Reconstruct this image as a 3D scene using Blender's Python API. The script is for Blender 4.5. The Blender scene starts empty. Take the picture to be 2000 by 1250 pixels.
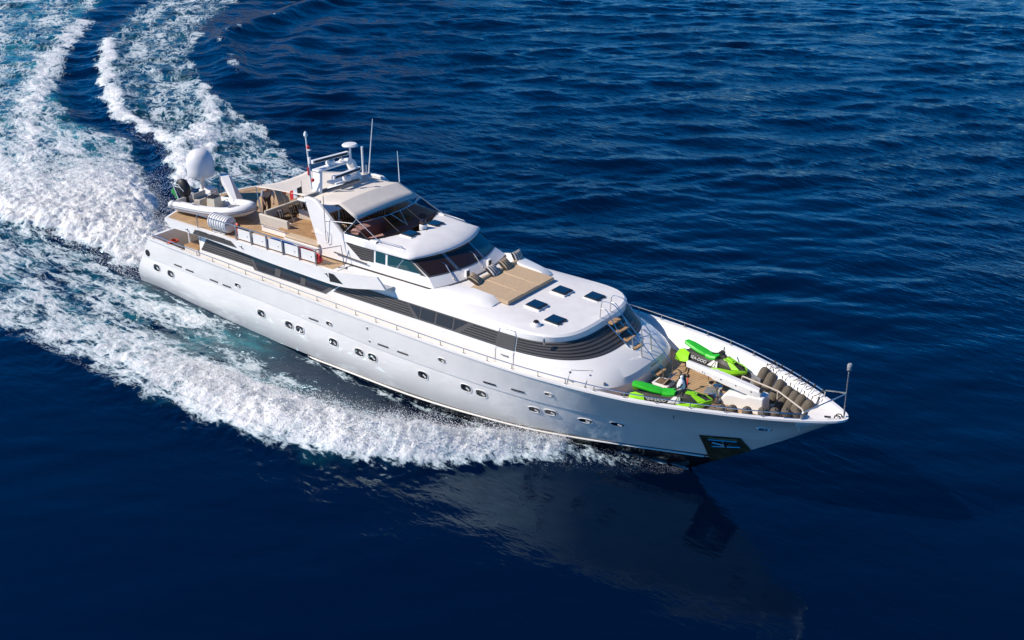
import bpy, math, random
import numpy as np
from mathutils import Matrix, Vector
rnd = random.Random(7)
S = bpy.context.scene
COL = S.collection
R = math.radians

# ------------------------------------------------------------------ camera, sky, sun, exposure
cam = bpy.data.cameras.new("camera")
cam.sensor_width = 36.0
cam.lens = 38.68
cam.clip_start = 0.5
cam.clip_end = 20000
camo = bpy.data.objects.new("camera", cam)
COL.objects.link(camo)
S.camera = camo

def cam_axes(yaw, pitch, roll):
    f = Vector((math.sin(yaw) * math.cos(pitch), math.cos(yaw) * math.cos(pitch), -math.sin(pitch)))
    r = Vector((math.cos(yaw), -math.sin(yaw), 0))
    u = r.cross(f)
    c, s = math.cos(roll), math.sin(roll)
    return r * c + u * s, u * c - r * s, f

_r, _u, _f = cam_axes(-0.6158, 0.4612, 0.0518)
camo.matrix_world = Matrix(((_r.x, _u.x, -_f.x, 43.137), (_r.y, _u.y, -_f.y, -32.869), (_r.z, _u.z, -_f.z, 23.406), (0, 0, 0, 1)))

SUN_EL, SUN_AZ = R(38), math.atan2(-0.71, -0.70)      # azimuth from +Y towards +X
world = bpy.data.worlds.new("World")
S.world = world
world.use_nodes = True
wn = world.node_tree
bg = wn.nodes["Background"]
sky = wn.nodes.new("ShaderNodeTexSky")
sky.sky_type = 'NISHITA'
sky.sun_disc = False
sky.sun_elevation = SUN_EL
sky.sun_rotation = SUN_AZ % (2 * math.pi)
sky.air_density = 0.7
sky.dust_density = 0.0
sky.ozone_density = 8.0
hs = wn.nodes.new("ShaderNodeHueSaturation")
hs.inputs["Saturation"].default_value = 1.32
wn.links.new(sky.outputs[0], hs.inputs["Color"])
wn.links.new(hs.outputs[0], bg.inputs[0])
bg.inputs[1].default_value = 0.125
sunl = bpy.data.lights.new("sun", 'SUN')
sunl.energy = 4.9
sunl.angle = R(0.5)
sunl.color = (1.0, 0.91, 0.80)
suno = bpy.data.objects.new("sun", sunl)
COL.objects.link(suno)
tosun = Vector((math.sin(SUN_AZ) * math.cos(SUN_EL), math.cos(SUN_AZ) * math.cos(SUN_EL), math.sin(SUN_EL)))
suno.rotation_euler = tosun.to_track_quat('Z', 'Y').to_euler()
S.view_settings.view_transform = 'Standard'
S.view_settings.look = 'None'
S.view_settings.exposure = 0.15
S.view_settings.gamma = 1.0
S.cycles.max_bounces = 8
S.cycles.glossy_bounces = 4
S.cycles.transmission_bounces = 6
S.cycles.caustics_reflective = True
S.cycles.sample_clamp_indirect = 6.0
S.cycles.blur_glossy = 0.3
S.cycles.caustics_refractive = False

# ------------------------------------------------------------------ helpers
def pchip(xs, ys):
    xs = np.array(xs, float); ys = np.array(ys, float)
    h = np.diff(xs); d = np.diff(ys) / h
    m = np.zeros_like(xs)
    m[0], m[-1] = d[0], d[-1]
    for i in range(1, len(xs) - 1):
        if d[i - 1] * d[i] > 0:
            w1, w2 = 2 * h[i] + h[i - 1], h[i] + 2 * h[i - 1]
            m[i] = (w1 + w2) / (w1 / d[i - 1] + w2 / d[i])
    def f(x):
        x = np.clip(x, xs[0], xs[-1])
        i = np.clip(np.searchsorted(xs, x) - 1, 0, len(h) - 1)
        t = (x - xs[i]) / h[i]
        return ((1 + 2 * t) * (1 - t) ** 2 * ys[i] + t * (1 - t) ** 2 * h[i] * m[i] + t * t * (3 - 2 * t) * ys[i + 1] + t * t * (t - 1) * h[i] * m[i + 1])
    return f

class MB:
    def __init__(s):
        s.v = []; s.f = []; s.m = []
    def add(s, vs, fs, m=0):
        o = len(s.v)
        s.v += [tuple(map(float, p)) for p in vs]
        s.f += [tuple(o + i for i in f) for f in fs]
        s.m += [m] * len(fs)
        return s
    def grid(s, rows, m=0, cu=False, cv=False, flip=False):
        a, b = len(rows), len(rows[0])
        vs = [p for r in rows for p in r]
        fs = []
        for i in range(a if cv else a - 1):
            for j in range(b if cu else b - 1):
                q = (i * b + j, i * b + (j + 1) % b, ((i + 1) % a) * b + (j + 1) % b, ((i + 1) % a) * b + j)
                fs.append(q[::-1] if flip else q)
        return s.add(vs, fs, m)
    def box(s, c, d, m=0, rz=0.0, ry=0.0, taper=1.0):
        x, y, z = (k / 2 for k in d)
        M = Matrix.Translation(c) @ Matrix.Rotation(rz, 4, 'Z') @ Matrix.Rotation(ry, 4, 'Y')
        vs = [M @ Vector((sx * x * (taper if sz > 0 else 1), sy * y * (taper if sz > 0 else 1), sz * z)) for sz in (-1, 1) for sx, sy in ((-1, -1), (1, -1), (1, 1), (-1, 1))]
        return s.add(vs, [(3, 2, 1, 0), (4, 5, 6, 7), (0, 1, 5, 4), (1, 2, 6, 5), (2, 3, 7, 6), (3, 0, 4, 7)], m)
    def prism(s, pts, off, m=0):
        n = len(pts); off = Vector(off)
        vs = [Vector(p) for p in pts] + [Vector(p) + off for p in pts]
        fs = [tuple(range(n))[::-1], tuple(range(n, 2 * n))] + [(i, (i + 1) % n, n + (i + 1) % n, n + i) for i in range(n)]
        return s.add(vs, fs, m)
    def tube(s, pts, r, m=0, seg=8, cap=True, closed=False):
        P = [Vector(p) for p in pts]
        rows = []
        n = len(P)
        ref = Vector((0, 0, 1))
        for i, p in enumerate(P):
            a = P[(i - 1) % n] if (closed or i > 0) else p
            b = P[(i + 1) % n] if (closed or i < n - 1) else p
            t = (b - a)
            t = t.normalized() if t.length > 1e-9 else Vector((1, 0, 0))
            q = ref if abs(t.dot(ref)) < 0.95 else Vector((1, 0, 0))
            u = t.cross(q).normalized(); w = u.cross(t)
            rr = r[i] if isinstance(r, (list, tuple)) else r
            rows.append([p + (u * math.cos(k * 2 * math.pi / seg) + w * math.sin(k * 2 * math.pi / seg)) * rr for k in range(seg)])
        o = len(s.v)
        s.grid(rows, m, cu=True, cv=closed)
        if cap and not closed:
            s.f.append(tuple(o + k for k in range(seg))); s.m.append(m)
            s.f.append(tuple(o + (n - 1) * seg + k for k in range(seg))[::-1]); s.m.append(m)
        return s
    def lathe(s, prof, c=(0, 0, 0), axis='Z', seg=20, m=0, M=None):
        rows = []
        for r, h in prof:
            row = []
            for k in range(seg):
                a = 2 * math.pi * k / seg
                p = Vector((r * math.cos(a), r * math.sin(a), h))
                if axis == 'X': p = Vector((h, r * math.cos(a), r * math.sin(a)))
                if axis == 'Y': p = Vector((r * math.sin(a), h, r * math.cos(a)))
                if M is not None: p = M @ p
                row.append(p + Vector(c))
            rows.append(row)
        o = len(s.v)
        s.grid(rows, m, cu=True)
        s.f.append(tuple(o + k for k in range(seg))[::-1]); s.m.append(m)
        s.f.append(tuple(o + (len(prof) - 1) * seg + k for k in range(seg))); s.m.append(m)
        return s
    def ball(s, c, r, m=0, seg=12, rings=8):
        if not isinstance(r, (tuple, list)): r = (r, r, r)
        rows = []
        for i in range(rings + 1):
            a = math.pi * i / rings
            rows.append([(c[0] + r[0] * max(math.sin(a), 1e-3) * math.cos(2 * math.pi * k / seg), c[1] + r[1] * max(math.sin(a), 1e-3) * math.sin(2 * math.pi * k / seg), c[2] - r[2] * math.cos(a)) for k in range(seg)])
        return s.grid(rows, m, cu=True)
    def mirror(s):
        n = len(s.v)
        s.v += [(x, -y, z) for x, y, z in s.v[:n]]
        k = len(s.f)
        s.f += [tuple(i + n for i in f)[::-1] for f in s.f[:k]]
        s.m += s.m[:k]
        return s

def smoothpath(pts, n=6):
    P = [Vector(p) for p in pts]
    out = []
    for i in range(len(P) - 1):
        p0 = P[max(i - 1, 0)]; p1 = P[i]; p2 = P[i + 1]; p3 = P[min(i + 2, len(P) - 1)]
        for k in range(n):
            t = k / n
            out.append(0.5 * ((2 * p1) + (p2 - p0) * t + (2 * p0 - 5 * p1 + 4 * p2 - p3) * t * t + (3 * p1 - 3 * p2 + p3 - p0) * t ** 3))
    out.append(P[-1])
    return out

def roundpath(pts, r=0.08, n=4):
    P = [Vector(p) for p in pts]
    out = [P[0]]
    for i in range(1, len(P) - 1):
        a, b, c = P[i - 1], P[i], P[i + 1]
        d1 = min(r, (a - b).length * 0.45); d2 = min(r, (c - b).length * 0.45)
        s0 = b + (a - b).normalized() * d1; s1 = b + (c - b).normalized() * d2
        for k in range(n + 1):
            t = k / n
            out.append(s0 * (1 - t) ** 2 + b * 2 * t * (1 - t) + s1 * t * t)
    out.append(P[-1])
    return out

# body frame of the yacht -> world (running trim 3 degrees by the bow-up)
TH = math.atan(0.053)
MBOAT = Matrix.Translation((0, 0, -0.3)) @ Matrix.Rotation(-TH, 4, 'Y')

def mk(name, mb, mats, parent=None, ang=35, bevel=0.0, subd=0):
    me = bpy.data.meshes.new(name)
    me.from_pydata(mb.v, [], mb.f)
    if not isinstance(mats, (list, tuple)): mats = [mats]
    for m in mats: me.materials.append(m)
    me.polygons.foreach_set("material_index", mb.m)
    me.polygons.foreach_set("use_smooth", [True] * len(mb.f))
    me.validate(); me.update()
    import bmesh
    bm = bmesh.new(); bm.from_mesh(me)
    bmesh.ops.recalc_face_normals(bm, faces=bm.faces)
    bm.to_mesh(me); bm.free()
    if ang < 180: me.set_sharp_from_angle(angle=R(ang))
    o = bpy.data.objects.new(name, me)
    COL.objects.link(o)
    if parent is not None: o.parent = parent
    if bevel:
        b = o.modifiers.new("bevel", 'BEVEL'); b.width = bevel; b.segments = 2; b.limit_method = 'ANGLE'; b.angle_limit = R(40)
    if subd:
        b = o.modifiers.new("sub", 'SUBSURF'); b.levels = subd; b.render_levels = subd
    return o

def two_sides(o):
    """make the port half of a mirrored pair an object of its own"""
    import bmesh
    q = o.copy(); q.data = o.data.copy(); COL.objects.link(q)
    for ob, sg in ((o, -1), (q, 1)):
        bm = bmesh.new(); bm.from_mesh(ob.data)
        bmesh.ops.delete(bm, geom=[f for f in bm.faces if f.calc_center_median().y * sg < 0], context='FACES')
        bm.to_mesh(ob.data); bm.free()
    return o, q

def tag(o, label, cat, group=None, kind=None):
    o['label'] = label
    o['category'] = cat
    if group: o['group'] = group
    if kind: o['kind'] = kind
    return o

def thing(name, label, cat, loc=(0, 0, 0), rz=0.0, group=None, ry=0.0, rx=0.0):
    o = bpy.data.objects.new(name, None)
    COL.objects.link(o)
    o.empty_display_size = 0.2
    o.matrix_world = MBOAT @ Matrix.Translation(loc) @ Matrix.Rotation(rz, 4, 'Z') @ Matrix.Rotation(ry, 4, 'Y') @ Matrix.Rotation(rx, 4, 'X')
    return tag(o, label, cat, group)

def place(o, label, cat, loc, rz=0.0, ry=0.0, rx=0.0, group=None):
    o.matrix_world = MBOAT @ Matrix.Translation(loc) @ Matrix.Rotation(rz, 4, 'Z') @ Matrix.Rotation(ry, 4, 'Y') @ Matrix.Rotation(rx, 4, 'X')
    return tag(o, label, cat, group)

def dup(root, loc, rz=0.0, ry=0.0, rx=0.0, label=None):
    c = root.copy(); COL.objects.link(c)
    c.matrix_world = MBOAT @ Matrix.Translation(loc) @ Matrix.Rotation(rz, 4, 'Z') @ Matrix.Rotation(ry, 4, 'Y') @ Matrix.Rotation(rx, 4, 'X')
    if label: c['label'] = label
    for ch in [o for o in COL.objects if o.parent == root]:
        d = ch.copy(); COL.objects.link(d); d.parent = c
        for g in [o for o in COL.objects if o.parent == ch]:
            e = g.copy(); COL.objects.link(e); e.parent = d
    return c

# ------------------------------------------------------------------ materials
def mat(name, col, rough=0.5, metal=0.0, coat=0.0, var=0.0, vscale=3.0, bump=0.0, bscale=40.0, spec=0.5, trans=0.0, ior=1.45, coatr=0.05):
    m = bpy.data.materials.new(name); m.use_nodes = True
    n = m.node_tree; p = n.nodes["Principled BSDF"]
    p.inputs["Base Color"].default_value = (*col, 1)
    p.inputs["Roughness"].default_value = rough
    p.inputs["Metallic"].default_value = metal
    p.inputs["Coat Weight"].default_value = coat
    p.inputs["Coat Roughness"].default_value = coatr
    p.inputs["Specular IOR Level"].default_value = spec
    p.inputs["Transmission Weight"].default_value = trans
    p.inputs["IOR"].default_value = ior
    if var or bump:
        tc = n.nodes.new("ShaderNodeTexCoord")
    if var:
        t = n.nodes.new("ShaderNodeTexNoise"); t.inputs["Scale"].default_value = vscale; t.inputs["Detail"].default_value = 6
        n.links.new(tc.outputs["Object"], t.inputs["Vector"])
        r = n.nodes.new("ShaderNodeMapRange"); r.inputs[1].default_value = 0.3; r.inputs[2].default_value = 0.7
        r.inputs[3].default_value = 1 - var; r.inputs[4].default_value = 1 + var * 0.6
        n.links.new(t.outputs[0], r.inputs[0])
        h = n.nodes.new("ShaderNodeMix"); h.data_type = 'RGBA'; h.blend_type = 'MULTIPLY'; h.inputs[0].default_value = 1
        h.inputs[6].default_value = (*col, 1)
        n.links.new(r.outputs[0], h.inputs[7]); n.links.new(h.outputs[2], p.inputs["Base Color"])
        rr = n.nodes.new("ShaderNodeMapRange"); rr.inputs[3].default_value = max(rough - 0.06, 0.02); rr.inputs[4].default_value = rough + 0.1
        n.links.new(t.outputs[0], rr.inputs[0]); n.links.new(rr.outputs[0], p.inputs["Roughness"])
    if bump:
        t2 = n.nodes.new("ShaderNodeTexNoise"); t2.inputs["Scale"].default_value = bscale; t2.inputs["Detail"].default_value = 4
        n.links.new(tc.outputs["Object"], t2.inputs["Vector"])
        b = n.nodes.new("ShaderNodeBump"); b.inputs["Strength"].default_value = bump; b.inputs["Distance"].default_value = 0.02
        n.links.new(t2.outputs[0], b.inputs["Height"]); n.links.new(b.outputs[0], p.inputs["Normal"])
    return m

def stripes(name, c1, c2, axis=1, freq=6.0, duty=0.5, rough=0.7, bump=0.0, soft=0.02, var=0.1):
    m = mat(name, c1, rough)
    n = m.node_tree; p = n.nodes["Principled BSDF"]
    tc = n.nodes.new("ShaderNodeTexCoord"); sp = n.nodes.new("ShaderNodeSeparateXYZ")
    n.links.new(tc.outputs["Object"], sp.inputs[0])
    mu = n.nodes.new("ShaderNodeMath"); mu.operation = 'MULTIPLY'; mu.inputs[1].default_value = freq
    n.links.new(sp.outputs[axis], mu.inputs[0])
    fr = n.nodes.new("ShaderNodeMath"); fr.operation = 'FRACT'; n.links.new(mu.outputs[0], fr.inputs[0])
    mr = n.nodes.new("ShaderNodeMapRange"); mr.inputs[1].default_value = duty - soft; mr.inputs[2].default_value = duty + soft
    n.links.new(fr.outputs[0], mr.inputs[0])
    mx = n.nodes.new("ShaderNodeMix"); mx.data_type = 'RGBA'; mx.inputs[6].default_value = (*c1, 1); mx.inputs[7].default_value = (*c2, 1)
    n.links.new(mr.outputs[0], mx.inputs[0])
    nz = n.nodes.new("ShaderNodeTexNoise"); nz.inputs["Scale"].default_value = 2.5; nz.inputs["Detail"].default_value = 6
    n.links.new(tc.outputs["Object"], nz.inputs["Vector"])
    r = n.nodes.new("ShaderNodeMapRange"); r.inputs[1].default_value = 0.3; r.inputs[2].default_value = 0.7; r.inputs[3].default_value = 1 - var; r.inputs[4].default_value = 1 + var
    n.links.new(nz.outputs[0], r.inputs[0])
    h = n.nodes.new("ShaderNodeMix"); h.data_type = 'RGBA'; h.blend_type = 'MULTIPLY'; h.inputs[0].default_value = 1
    n.links.new(mx.outputs[2], h.inputs[6]); n.links.new(r.outputs[0], h.inputs[7])
    n.links.new(h.outputs[2], p.inputs["Base Color"])
    if bump:
        b = n.nodes.new("ShaderNodeBump"); b.inputs["Strength"].default_value = bump; b.inputs["Distance"].default_value = 0.02
        n.links.new(mr.outputs[0], b.inputs["Height"]); n.links.new(b.outputs[0], p.inputs["Normal"])
    return m

WHITE = mat("white_gelcoat", (0.82, 0.80, 0.765), 0.28, coat=0.3, var=0.04, vscale=1.2)
DECKW = mat("white_deck", (0.74, 0.72, 0.70), 0.55, var=0.05, vscale=2.0, bump=0.05, bscale=120)
STEEL = mat("polished_steel", (0.60, 0.59, 0.57), 0.26, metal=1.0)
DSTEEL = mat("dull_steel", (0.42, 0.42, 0.43), 0.3, metal=0.9)
BLACK = mat("black_rubber", (0.018, 0.018, 0.02), 0.5)
GLASS = mat("dark_glass", (0.012, 0.014, 0.016), 0.04, spec=0.8, coat=0.4)
TEAL = mat("tinted_glass", (0.02, 0.075, 0.085), 0.03, spec=0.9, coat=0.5)
BRONZE = mat("brown_glass", (0.028, 0.015, 0.009), 0.04, spec=0.8, coat=0.3)
SMOKE = mat("smoked_screen", (0.93, 0.89, 0.88), 0.02, trans=1.0, ior=1.08)
TEAK = stripes("teak_deck", (0.50, 0.33, 0.18), (0.07, 0.045, 0.03), axis=1, freq=7.5, duty=0.84, rough=0.6, var=0.18)
TEAKP = mat("teak_plain", (0.42, 0.25, 0.12), 0.5, var=0.2, vscale=6)
LOUV = stripes("grey_louvre", (0.095, 0.088, 0.083), (0.028, 0.026, 0.025), axis=2, freq=10.5, duty=0.62, rough=0.4, bump=0.9, soft=0.08, var=0.04)
LOUVP = mat("grey_panel", (0.085, 0.078, 0.074), 0.42, var=0.05)
BEIGE = mat("beige_canvas", (0.62, 0.55, 0.46), 0.85, var=0.06, vscale=5, bump=0.25, bscale=14)
CREAM = mat("cream_awning", (0.66, 0.60, 0.53), 0.8, var=0.05, vscale=2, bump=0.12, bscale=6)
TAN = mat("tan_cushion", (0.52, 0.375, 0.235), 0.85, var=0.1, vscale=6, bump=0.2, bscale=20)
BROWNC = mat("brown_cushion", (0.16, 0.105, 0.06), 0.85, var=0.15, vscale=6)
MAUVE = mat("mauve_dash", (0.46, 0.28, 0.265), 0.55, var=0.06)
STRIPA = stripes("brown_white_stripe", (0.72, 0.68, 0.62), (0.04, 0.027, 0.02), axis=1, freq=7.5, duty=0.5, rough=0.85)
STRIPB = stripes("tan_brown_stripe", (0.55, 0.42, 0.26), (0.06, 0.04, 0.025), axis=1, freq=7.5, duty=0.5, rough=0.85)
ORANGE = mat("orange_red", (0.75, 0.12, 0.03), 0.4)
RED = mat("red", (0.62, 0.03, 0.03), 0.5)
BLUE = mat("blue", (0.015, 0.10, 0.42), 0.4)
GREENF = mat("flag_green", (0.01, 0.24, 0.05), 0.7)
WHITEF = mat("flag_white", (0.75, 0.75, 0.75), 0.7)
FENDER = mat("fender_cover", (0.125, 0.105, 0.078), 0.95, var=0.2, vscale=14, bump=0.5, bscale=90)
ROPE = mat("rope", (0.35, 0.29, 0.2), 0.9)
DROPE = mat("dark_rope", (0.03, 0.028, 0.025), 0.9)
LIME = mat("lime_green", (0.30, 0.72, 0.015), 0.3, coat=0.3, var=0.06)
SEATG = mat("seat_green", (0.03, 0.50, 0.02), 0.45, var=0.08)
CHAR = mat("charcoal_plastic", (0.045, 0.042, 0.036), 0.5, var=0.15, vscale=5)
PLATE = mat("dark_polished_plate", (0.22, 0.19, 0.10), 0.16, metal=0.7, var=0.45, vscale=3.0, bump=0.25, bscale=5)
TUBEW = mat("white_hypalon", (0.72, 0.72, 0.72), 0.5, var=0.04)
GREY = mat("grey_plastic", (0.2, 0.21, 0.23), 0.5, var=0.05)
SKIN = mat("skin", (0.36, 0.2, 0.13), 0.55)
HAIR = mat("dark_hair", (0.03, 0.02, 0.015), 0.7)
SHIRT = mat("grey_shirt", (0.33, 0.33, 0.36), 0.9, var=0.1, vscale=8)
TROUS = mat("dark_trousers", (0.06, 0.045, 0.035), 0.9)

def hull_material():
    m = mat("hull_white", (0.82, 0.80, 0.765), 0.16, coat=1.0, var=0.04, vscale=0.7, coatr=0.02, bump=0.10, bscale=0.9)
    n = m.node_tree; p = n.nodes["Principled BSDF"]
    old = p.inputs["Base Color"].links[0].from_socket
    tc = n.nodes.new("ShaderNodeTexCoord"); sp = n.nodes.new("ShaderNodeSeparateXYZ")
    n.links.new(tc.outputs["Object"], sp.inputs[0])
    ramp = n.nodes.new("ShaderNodeValToRGB"); ramp.color_ramp.interpolation = 'CONSTANT'
    mr = n.nodes.new("ShaderNodeMapRange"); mr.inputs[1].default_value = -1.0; mr.inputs[2].default_value = 0.0
    n.links.new(sp.outputs[2], mr.inputs[0]); n.links.new(mr.outputs[0], ramp.inputs[0])
    e = ramp.color_ramp.elements
    e[0].position = 0; e[0].color = (0, 0, 0, 1)
    e[1].position = 0.66; e[1].color = (1, 1, 1, 1)
    a = e.new(0.70); a.color = (0, 0, 0, 1)
    a = e.new(0.82); a.color = (1, 1, 1, 1)
    mx = n.nodes.new("ShaderNodeMix"); mx.data_type = 'RGBA'; mx.inputs[6].default_value = (0.014, 0.012, 0.011, 1)
    n.links.new(ramp.outputs[0], mx.inputs[0]); n.links.new(old, mx.inputs[7]); n.links.new(mx.outputs[2], p.inputs["Base Color"])
    return m
HULLM = hull_material()

# ------------------------------------------------------------------ hull
STEM = pchip([-2.6, -1.28, 0.0, 1.25, 2.2, 2.83], [26.6, 28.45, 30.35, 32.05, 33.35, 34.15])    # x of the stem at height z
TRAN = pchip([-2.6, 0.3, 2.95], [-1.1, -0.62, 0.95])
zS = pchip([0, 3.5, 6, 9, 13, 18, 20, 23, 27, 30, 34.2], [2.96, 2.91, 2.88, 2.82, 2.76, 2.71, 2.69, 2.70, 2.74, 2.81, 2.84])
yS = pchip([0, 3, 6, 12, 18, 22, 23.2, 24.2, 25.2, 26.2, 27.2, 28.2, 29.2, 30.2, 31.2, 32.2, 33.2, 33.8, 34.1, 34.2],
           [3.42, 3.57, 3.66, 3.75, 3.80, 3.77, 3.72, 3.64, 3.54, 3.41, 3.24, 3.01, 2.71, 2.35, 1.95, 1.47, 0.91, 0.5, 0.22, 0.0])
zK = pchip([0, 8, 13, 17.5, 20.5, 23, 26.5, 29.6, 34.2], [1.88, 1.86, 1.72, 1.56, 1.51, 1.47, 1.36, 1.27, 1.25])
yK = pchip([0, 6, 13, 17.5, 20.4, 22.8, 24.4, 26.4, 28.2, 29.6, 30.8, 31.7, 32.2], [3.40, 3.57, 3.67, 3.64, 3.52, 3.28, 2.96, 2.40, 1.80, 1.28, 0.76, 0.3, 0.0])
zW = pchip([0, 34.2], [0.3, -1.55])
yW = pchip([0, 9.5, 14, 18, 21, 23, 25, 27, 28.2], [3.12, 3.27, 3.2, 2.98, 2.52, 1.98, 1.28, 0.5, 0.0])
zB = pchip([0, 10, 20, 34.2], [-0.5, -1.0, -1.7, -2.4])
yB = pchip([0, 10, 18, 22, 26.5], [2.9, 2.9, 2.3, 1.4, 0.0])
ZTOP = 34.2

def row_x(t, z):
    """t 0..1 along the hull; each level ends on the raked stem and starts on the raked transom."""
    a = float(TRAN(z)); b = float(STEM(z))
    return a + (b - a) * t

def hull_section(t):
    """points from bottom to sheer at station t (starboard half given as positive y)"""
    out = []
    X = t * ZTOP
    def level(zf, yf, endx):
        z = float(zf(X)); x = row_x(t, z)
        y = float(yf(t * endx))
        return Vector((x, y, z))
    b = level(zB, yB, 26.5); w = level(zW, yW, 28.2); k = level(zK, yK, 32.2); s = level(zS, yS, 34.2)
    for i in range(3): out.append(b.lerp(w, i / 3))
    bow = max(0.0, (t - 0.55) / 0.45)
    for i in range(6):
        f = i / 6
        p = w.lerp(k, f)
        p.y += 0.18 * (1 - bow) * math.sin(math.pi * f) - 0.10 * bow * math.sin(math.pi * f) * min(1, k.y)
        p.y = max(p.y, 0)
        out.append(p)
    nk = len(out)
    out.append(k.copy())
    k2 = k.copy(); k2.y += 0.035 * min(1, k.y * 3)
    for i in range(6):
        f = i / 5
        p = k2.lerp(s, f)
        p.y -= 0.12 * bow * math.sin(math.pi * f) * min(1, s.y)
        p.y = max(p.y, 0)
        out.append(p)
    return out, nk

TS = [1 - (1 - i / 150) ** 1.15 for i in range(151)]
SECT = [hull_section(t)[0] for t in TS]
NK = hull_section(0.5)[1]
_SX = np.array([[p.x for p in s] for s in SECT]); _SY = np.array([[p.y for p in s] for s in SECT]); _SZ = np.array([[p.z for p in s] for s in SECT])

def hull_y(x, z):
    xs, ys = [], []
    for i in range(len(SECT)):
        xs.append(np.interp(z, _SZ[i], _SX[i])); ys.append(np.interp(z, _SZ[i], _SY[i]))
    return float(np.interp(x, xs, ys))

yacht = thing('motor_yacht', 'long white motor yacht under way with dark window bands and a teak foredeck', 'yacht')
hb = MB()
for sg in (-1, 1):
    rows = [[(p.x, sg * p.y, p.z) for p in s] for s in SECT]
    hb.grid([r[:NK + 1] for r in rows])
    hb.grid([r[NK + 1:] for r in rows])
    hb.grid([[(rows[i][NK]), (rows[i][NK + 1])] for i in range(len(rows))])
s0 = SECT[0]
hb.grid([[(p.x, -p.y, p.z) for p in s0], [(p.x - 0.0, 0, p.z) for p in s0], [(p.x, p.y, p.z) for p in s0]])
hull = mk('hull', hb, HULLM, yacht, ang=28)

# rubbing cap along the top of the bulwark
def ring(off_y, off_z, xa=0.95, n=120):
    """starboard tip-to-stern polyline of the sheer, offset inboard"""
    out = []
    for i in range(n + 1):
        x = xa + (34.2 - xa) * (1 - (1 - i / n) ** 1.6)
        y = float(yS(x)) - off_y
        z = float(zS(x)) + off_z
        if y < 0.02: y = 0.0
        out.append(Vector((x, y, z)))
    return out
cb = MB()
o_, i_ = ring(-0.035, -0.03), ring(0.15, 0.0)
for sg in (-1, 1):
    rows = []
    for a, b in zip(o_, i_):
        rows.append([(a.x, sg * a.y, a.z), (a.x, sg * a.y, a.z + 0.075), (b.x, sg * b.y, b.z + 0.045), (b.x, sg * b.y, b.z - 0.02)])
    cb.grid(rows)
for a, b in ((0.83, 1.0),):
    cb.grid([[(x + 0.06 * (1 - (y / 3.4) ** 2) * -1, y, z) for y in np.linspace(-3.45, 3.45, 15)] for x, z in ((0.86, 2.93), (0.86, 3.0), (1.04, 3.0), (1.04, 2.93))], cv=True)
mk('bulwark_cap', cb, WHITE, yacht)

bw = MB()
DECKZ = 2.0
xs = [1.04 + (32.76 - 1.04) * i / 110 for i in range(111)]
for sg in (-1, 1):
    rows = []
    for x in xs:
        zt = float(zS(x)) + 0.0
        yt = max(float(yS(x)) - 0.15, 0.02)
        yb = max(min(hull_y(x, DECKZ) - 0.22, yt), 0.02)
        ym = min(yt * 0.45 + yb * 0.55, hull_y(x, zt * 0.5 + DECKZ * 0.5) - 0.06)
        rows.append([(x, sg * yt, zt), (x, sg * max(ym, 0.02), zt * 0.5 + DECKZ * 0.5), (x, sg * yb, DECKZ - 0.05)])
    bw.grid(rows)
bw.grid([[(1.04, y, 2.96) for y in np.linspace(-3.3, 3.3, 9)], [(1.0, y, 1.95) for y in np.linspace(-3.3, 3.3, 9)]])
mk('bulwark_lining', bw, WHITE, yacht)

dk = MB()
rows = []
for x in xs:
    yb = max(hull_y(x, DECKZ) - 0.2, 0.02)
    rows.append([(x, yb * f, DECKZ) for f in (-1, -0.5, 0, 0.5, 1)])
dk.grid(rows)
mk('main_deck', dk, TEAK, yacht)
tp = MB()
rows = []
for i in range(10):
    x = 32.75 + (34.05 - 32.75) * i / 9
    y = max(float(yS(x)) - 0.14, 0.01)
    rows.append([(x, y * f, 2.56 + 0.2 * i / 9) for f in (-1, 0, 1)])
tp.grid(rows)
tp.grid([[(32.75, y, 2.56) for y in (-1.0, 0, 1.0)], [(32.75, y * max(hull_y(32.75, 2.05) - 0.06, 0.05), 2.02) for y in (-1, 0, 1)]])
mk('bow_plate', tp, DECKW, yacht)

# portholes and slots on the starboard side (children of the hull)
def on_hull(x, z, du, dv):
    y = hull_y(x, z)
    e = 0.05
    tx = Vector((2 * e, hull_y(x + e, z) - hull_y(x - e, z), 0)).normalized()
    tz = Vector((0, hull_y(x, z + e) - hull_y(x, z - e), 2 * e)).normalized()
    return Vector((x, y, z)) + tx * du + tz * dv, tx, tz

def porthole(x, z, w=0.245, h=0.17, sg=-1):
    b = MB()
    c, tx, tz = on_hull(x, z, 0, 0)
    nrm = tz.cross(tx); nrm = nrm if nrm.y > 0 else -nrm
    rings = []
    for k, (sc, d) in enumerate(((1.13, 0.0), (1.11, 0.02), (1.0, 0.02), (0.97, 0.004))):
        rings.append([c + tx * w * sc * math.copysign(abs(math.cos(a)) ** 0.72, math.cos(a)) + tz * h * sc * math.copysign(abs(math.sin(a)) ** 0.72, math.sin(a)) + nrm * d for a in [2 * math.pi * i / 28 for i in range(28)]])
    rings = [[Vector((p.x, sg * p.y, p.z)) for p in r] for r in rings]
    b.grid(rings[:2], 0, cu=True); b.grid(rings[1:3], 0, cu=True); b.grid(rings[2:], 0, cu=True)
    b.add(rings[3], [tuple(range(28))], 1)
    bar = [c + tx * w * 0.1 + tz * h * 0.2 + nrm * 0.02, c + tx * w * 0.62 - tz * h * 0.38 + nrm * 0.02]
    b.tube([(p.x, sg * p.y, p.z) for p in bar], 0.03, 0, 6)
    return mk('porthole', b, [WHITE, GLASS], hull)
for x, z in ((1.35, 1.52), (2.44, 1.48), (8.9, 1.23), (10.7, 1.17), (11.38, 1.15), (13.4, 1.12), (14.88, 1.08), (15.62, 1.06), (18.3, 1.06), (20.4, 1.1), (21.1, 1.04)):
    porthole(x, z)
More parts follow.
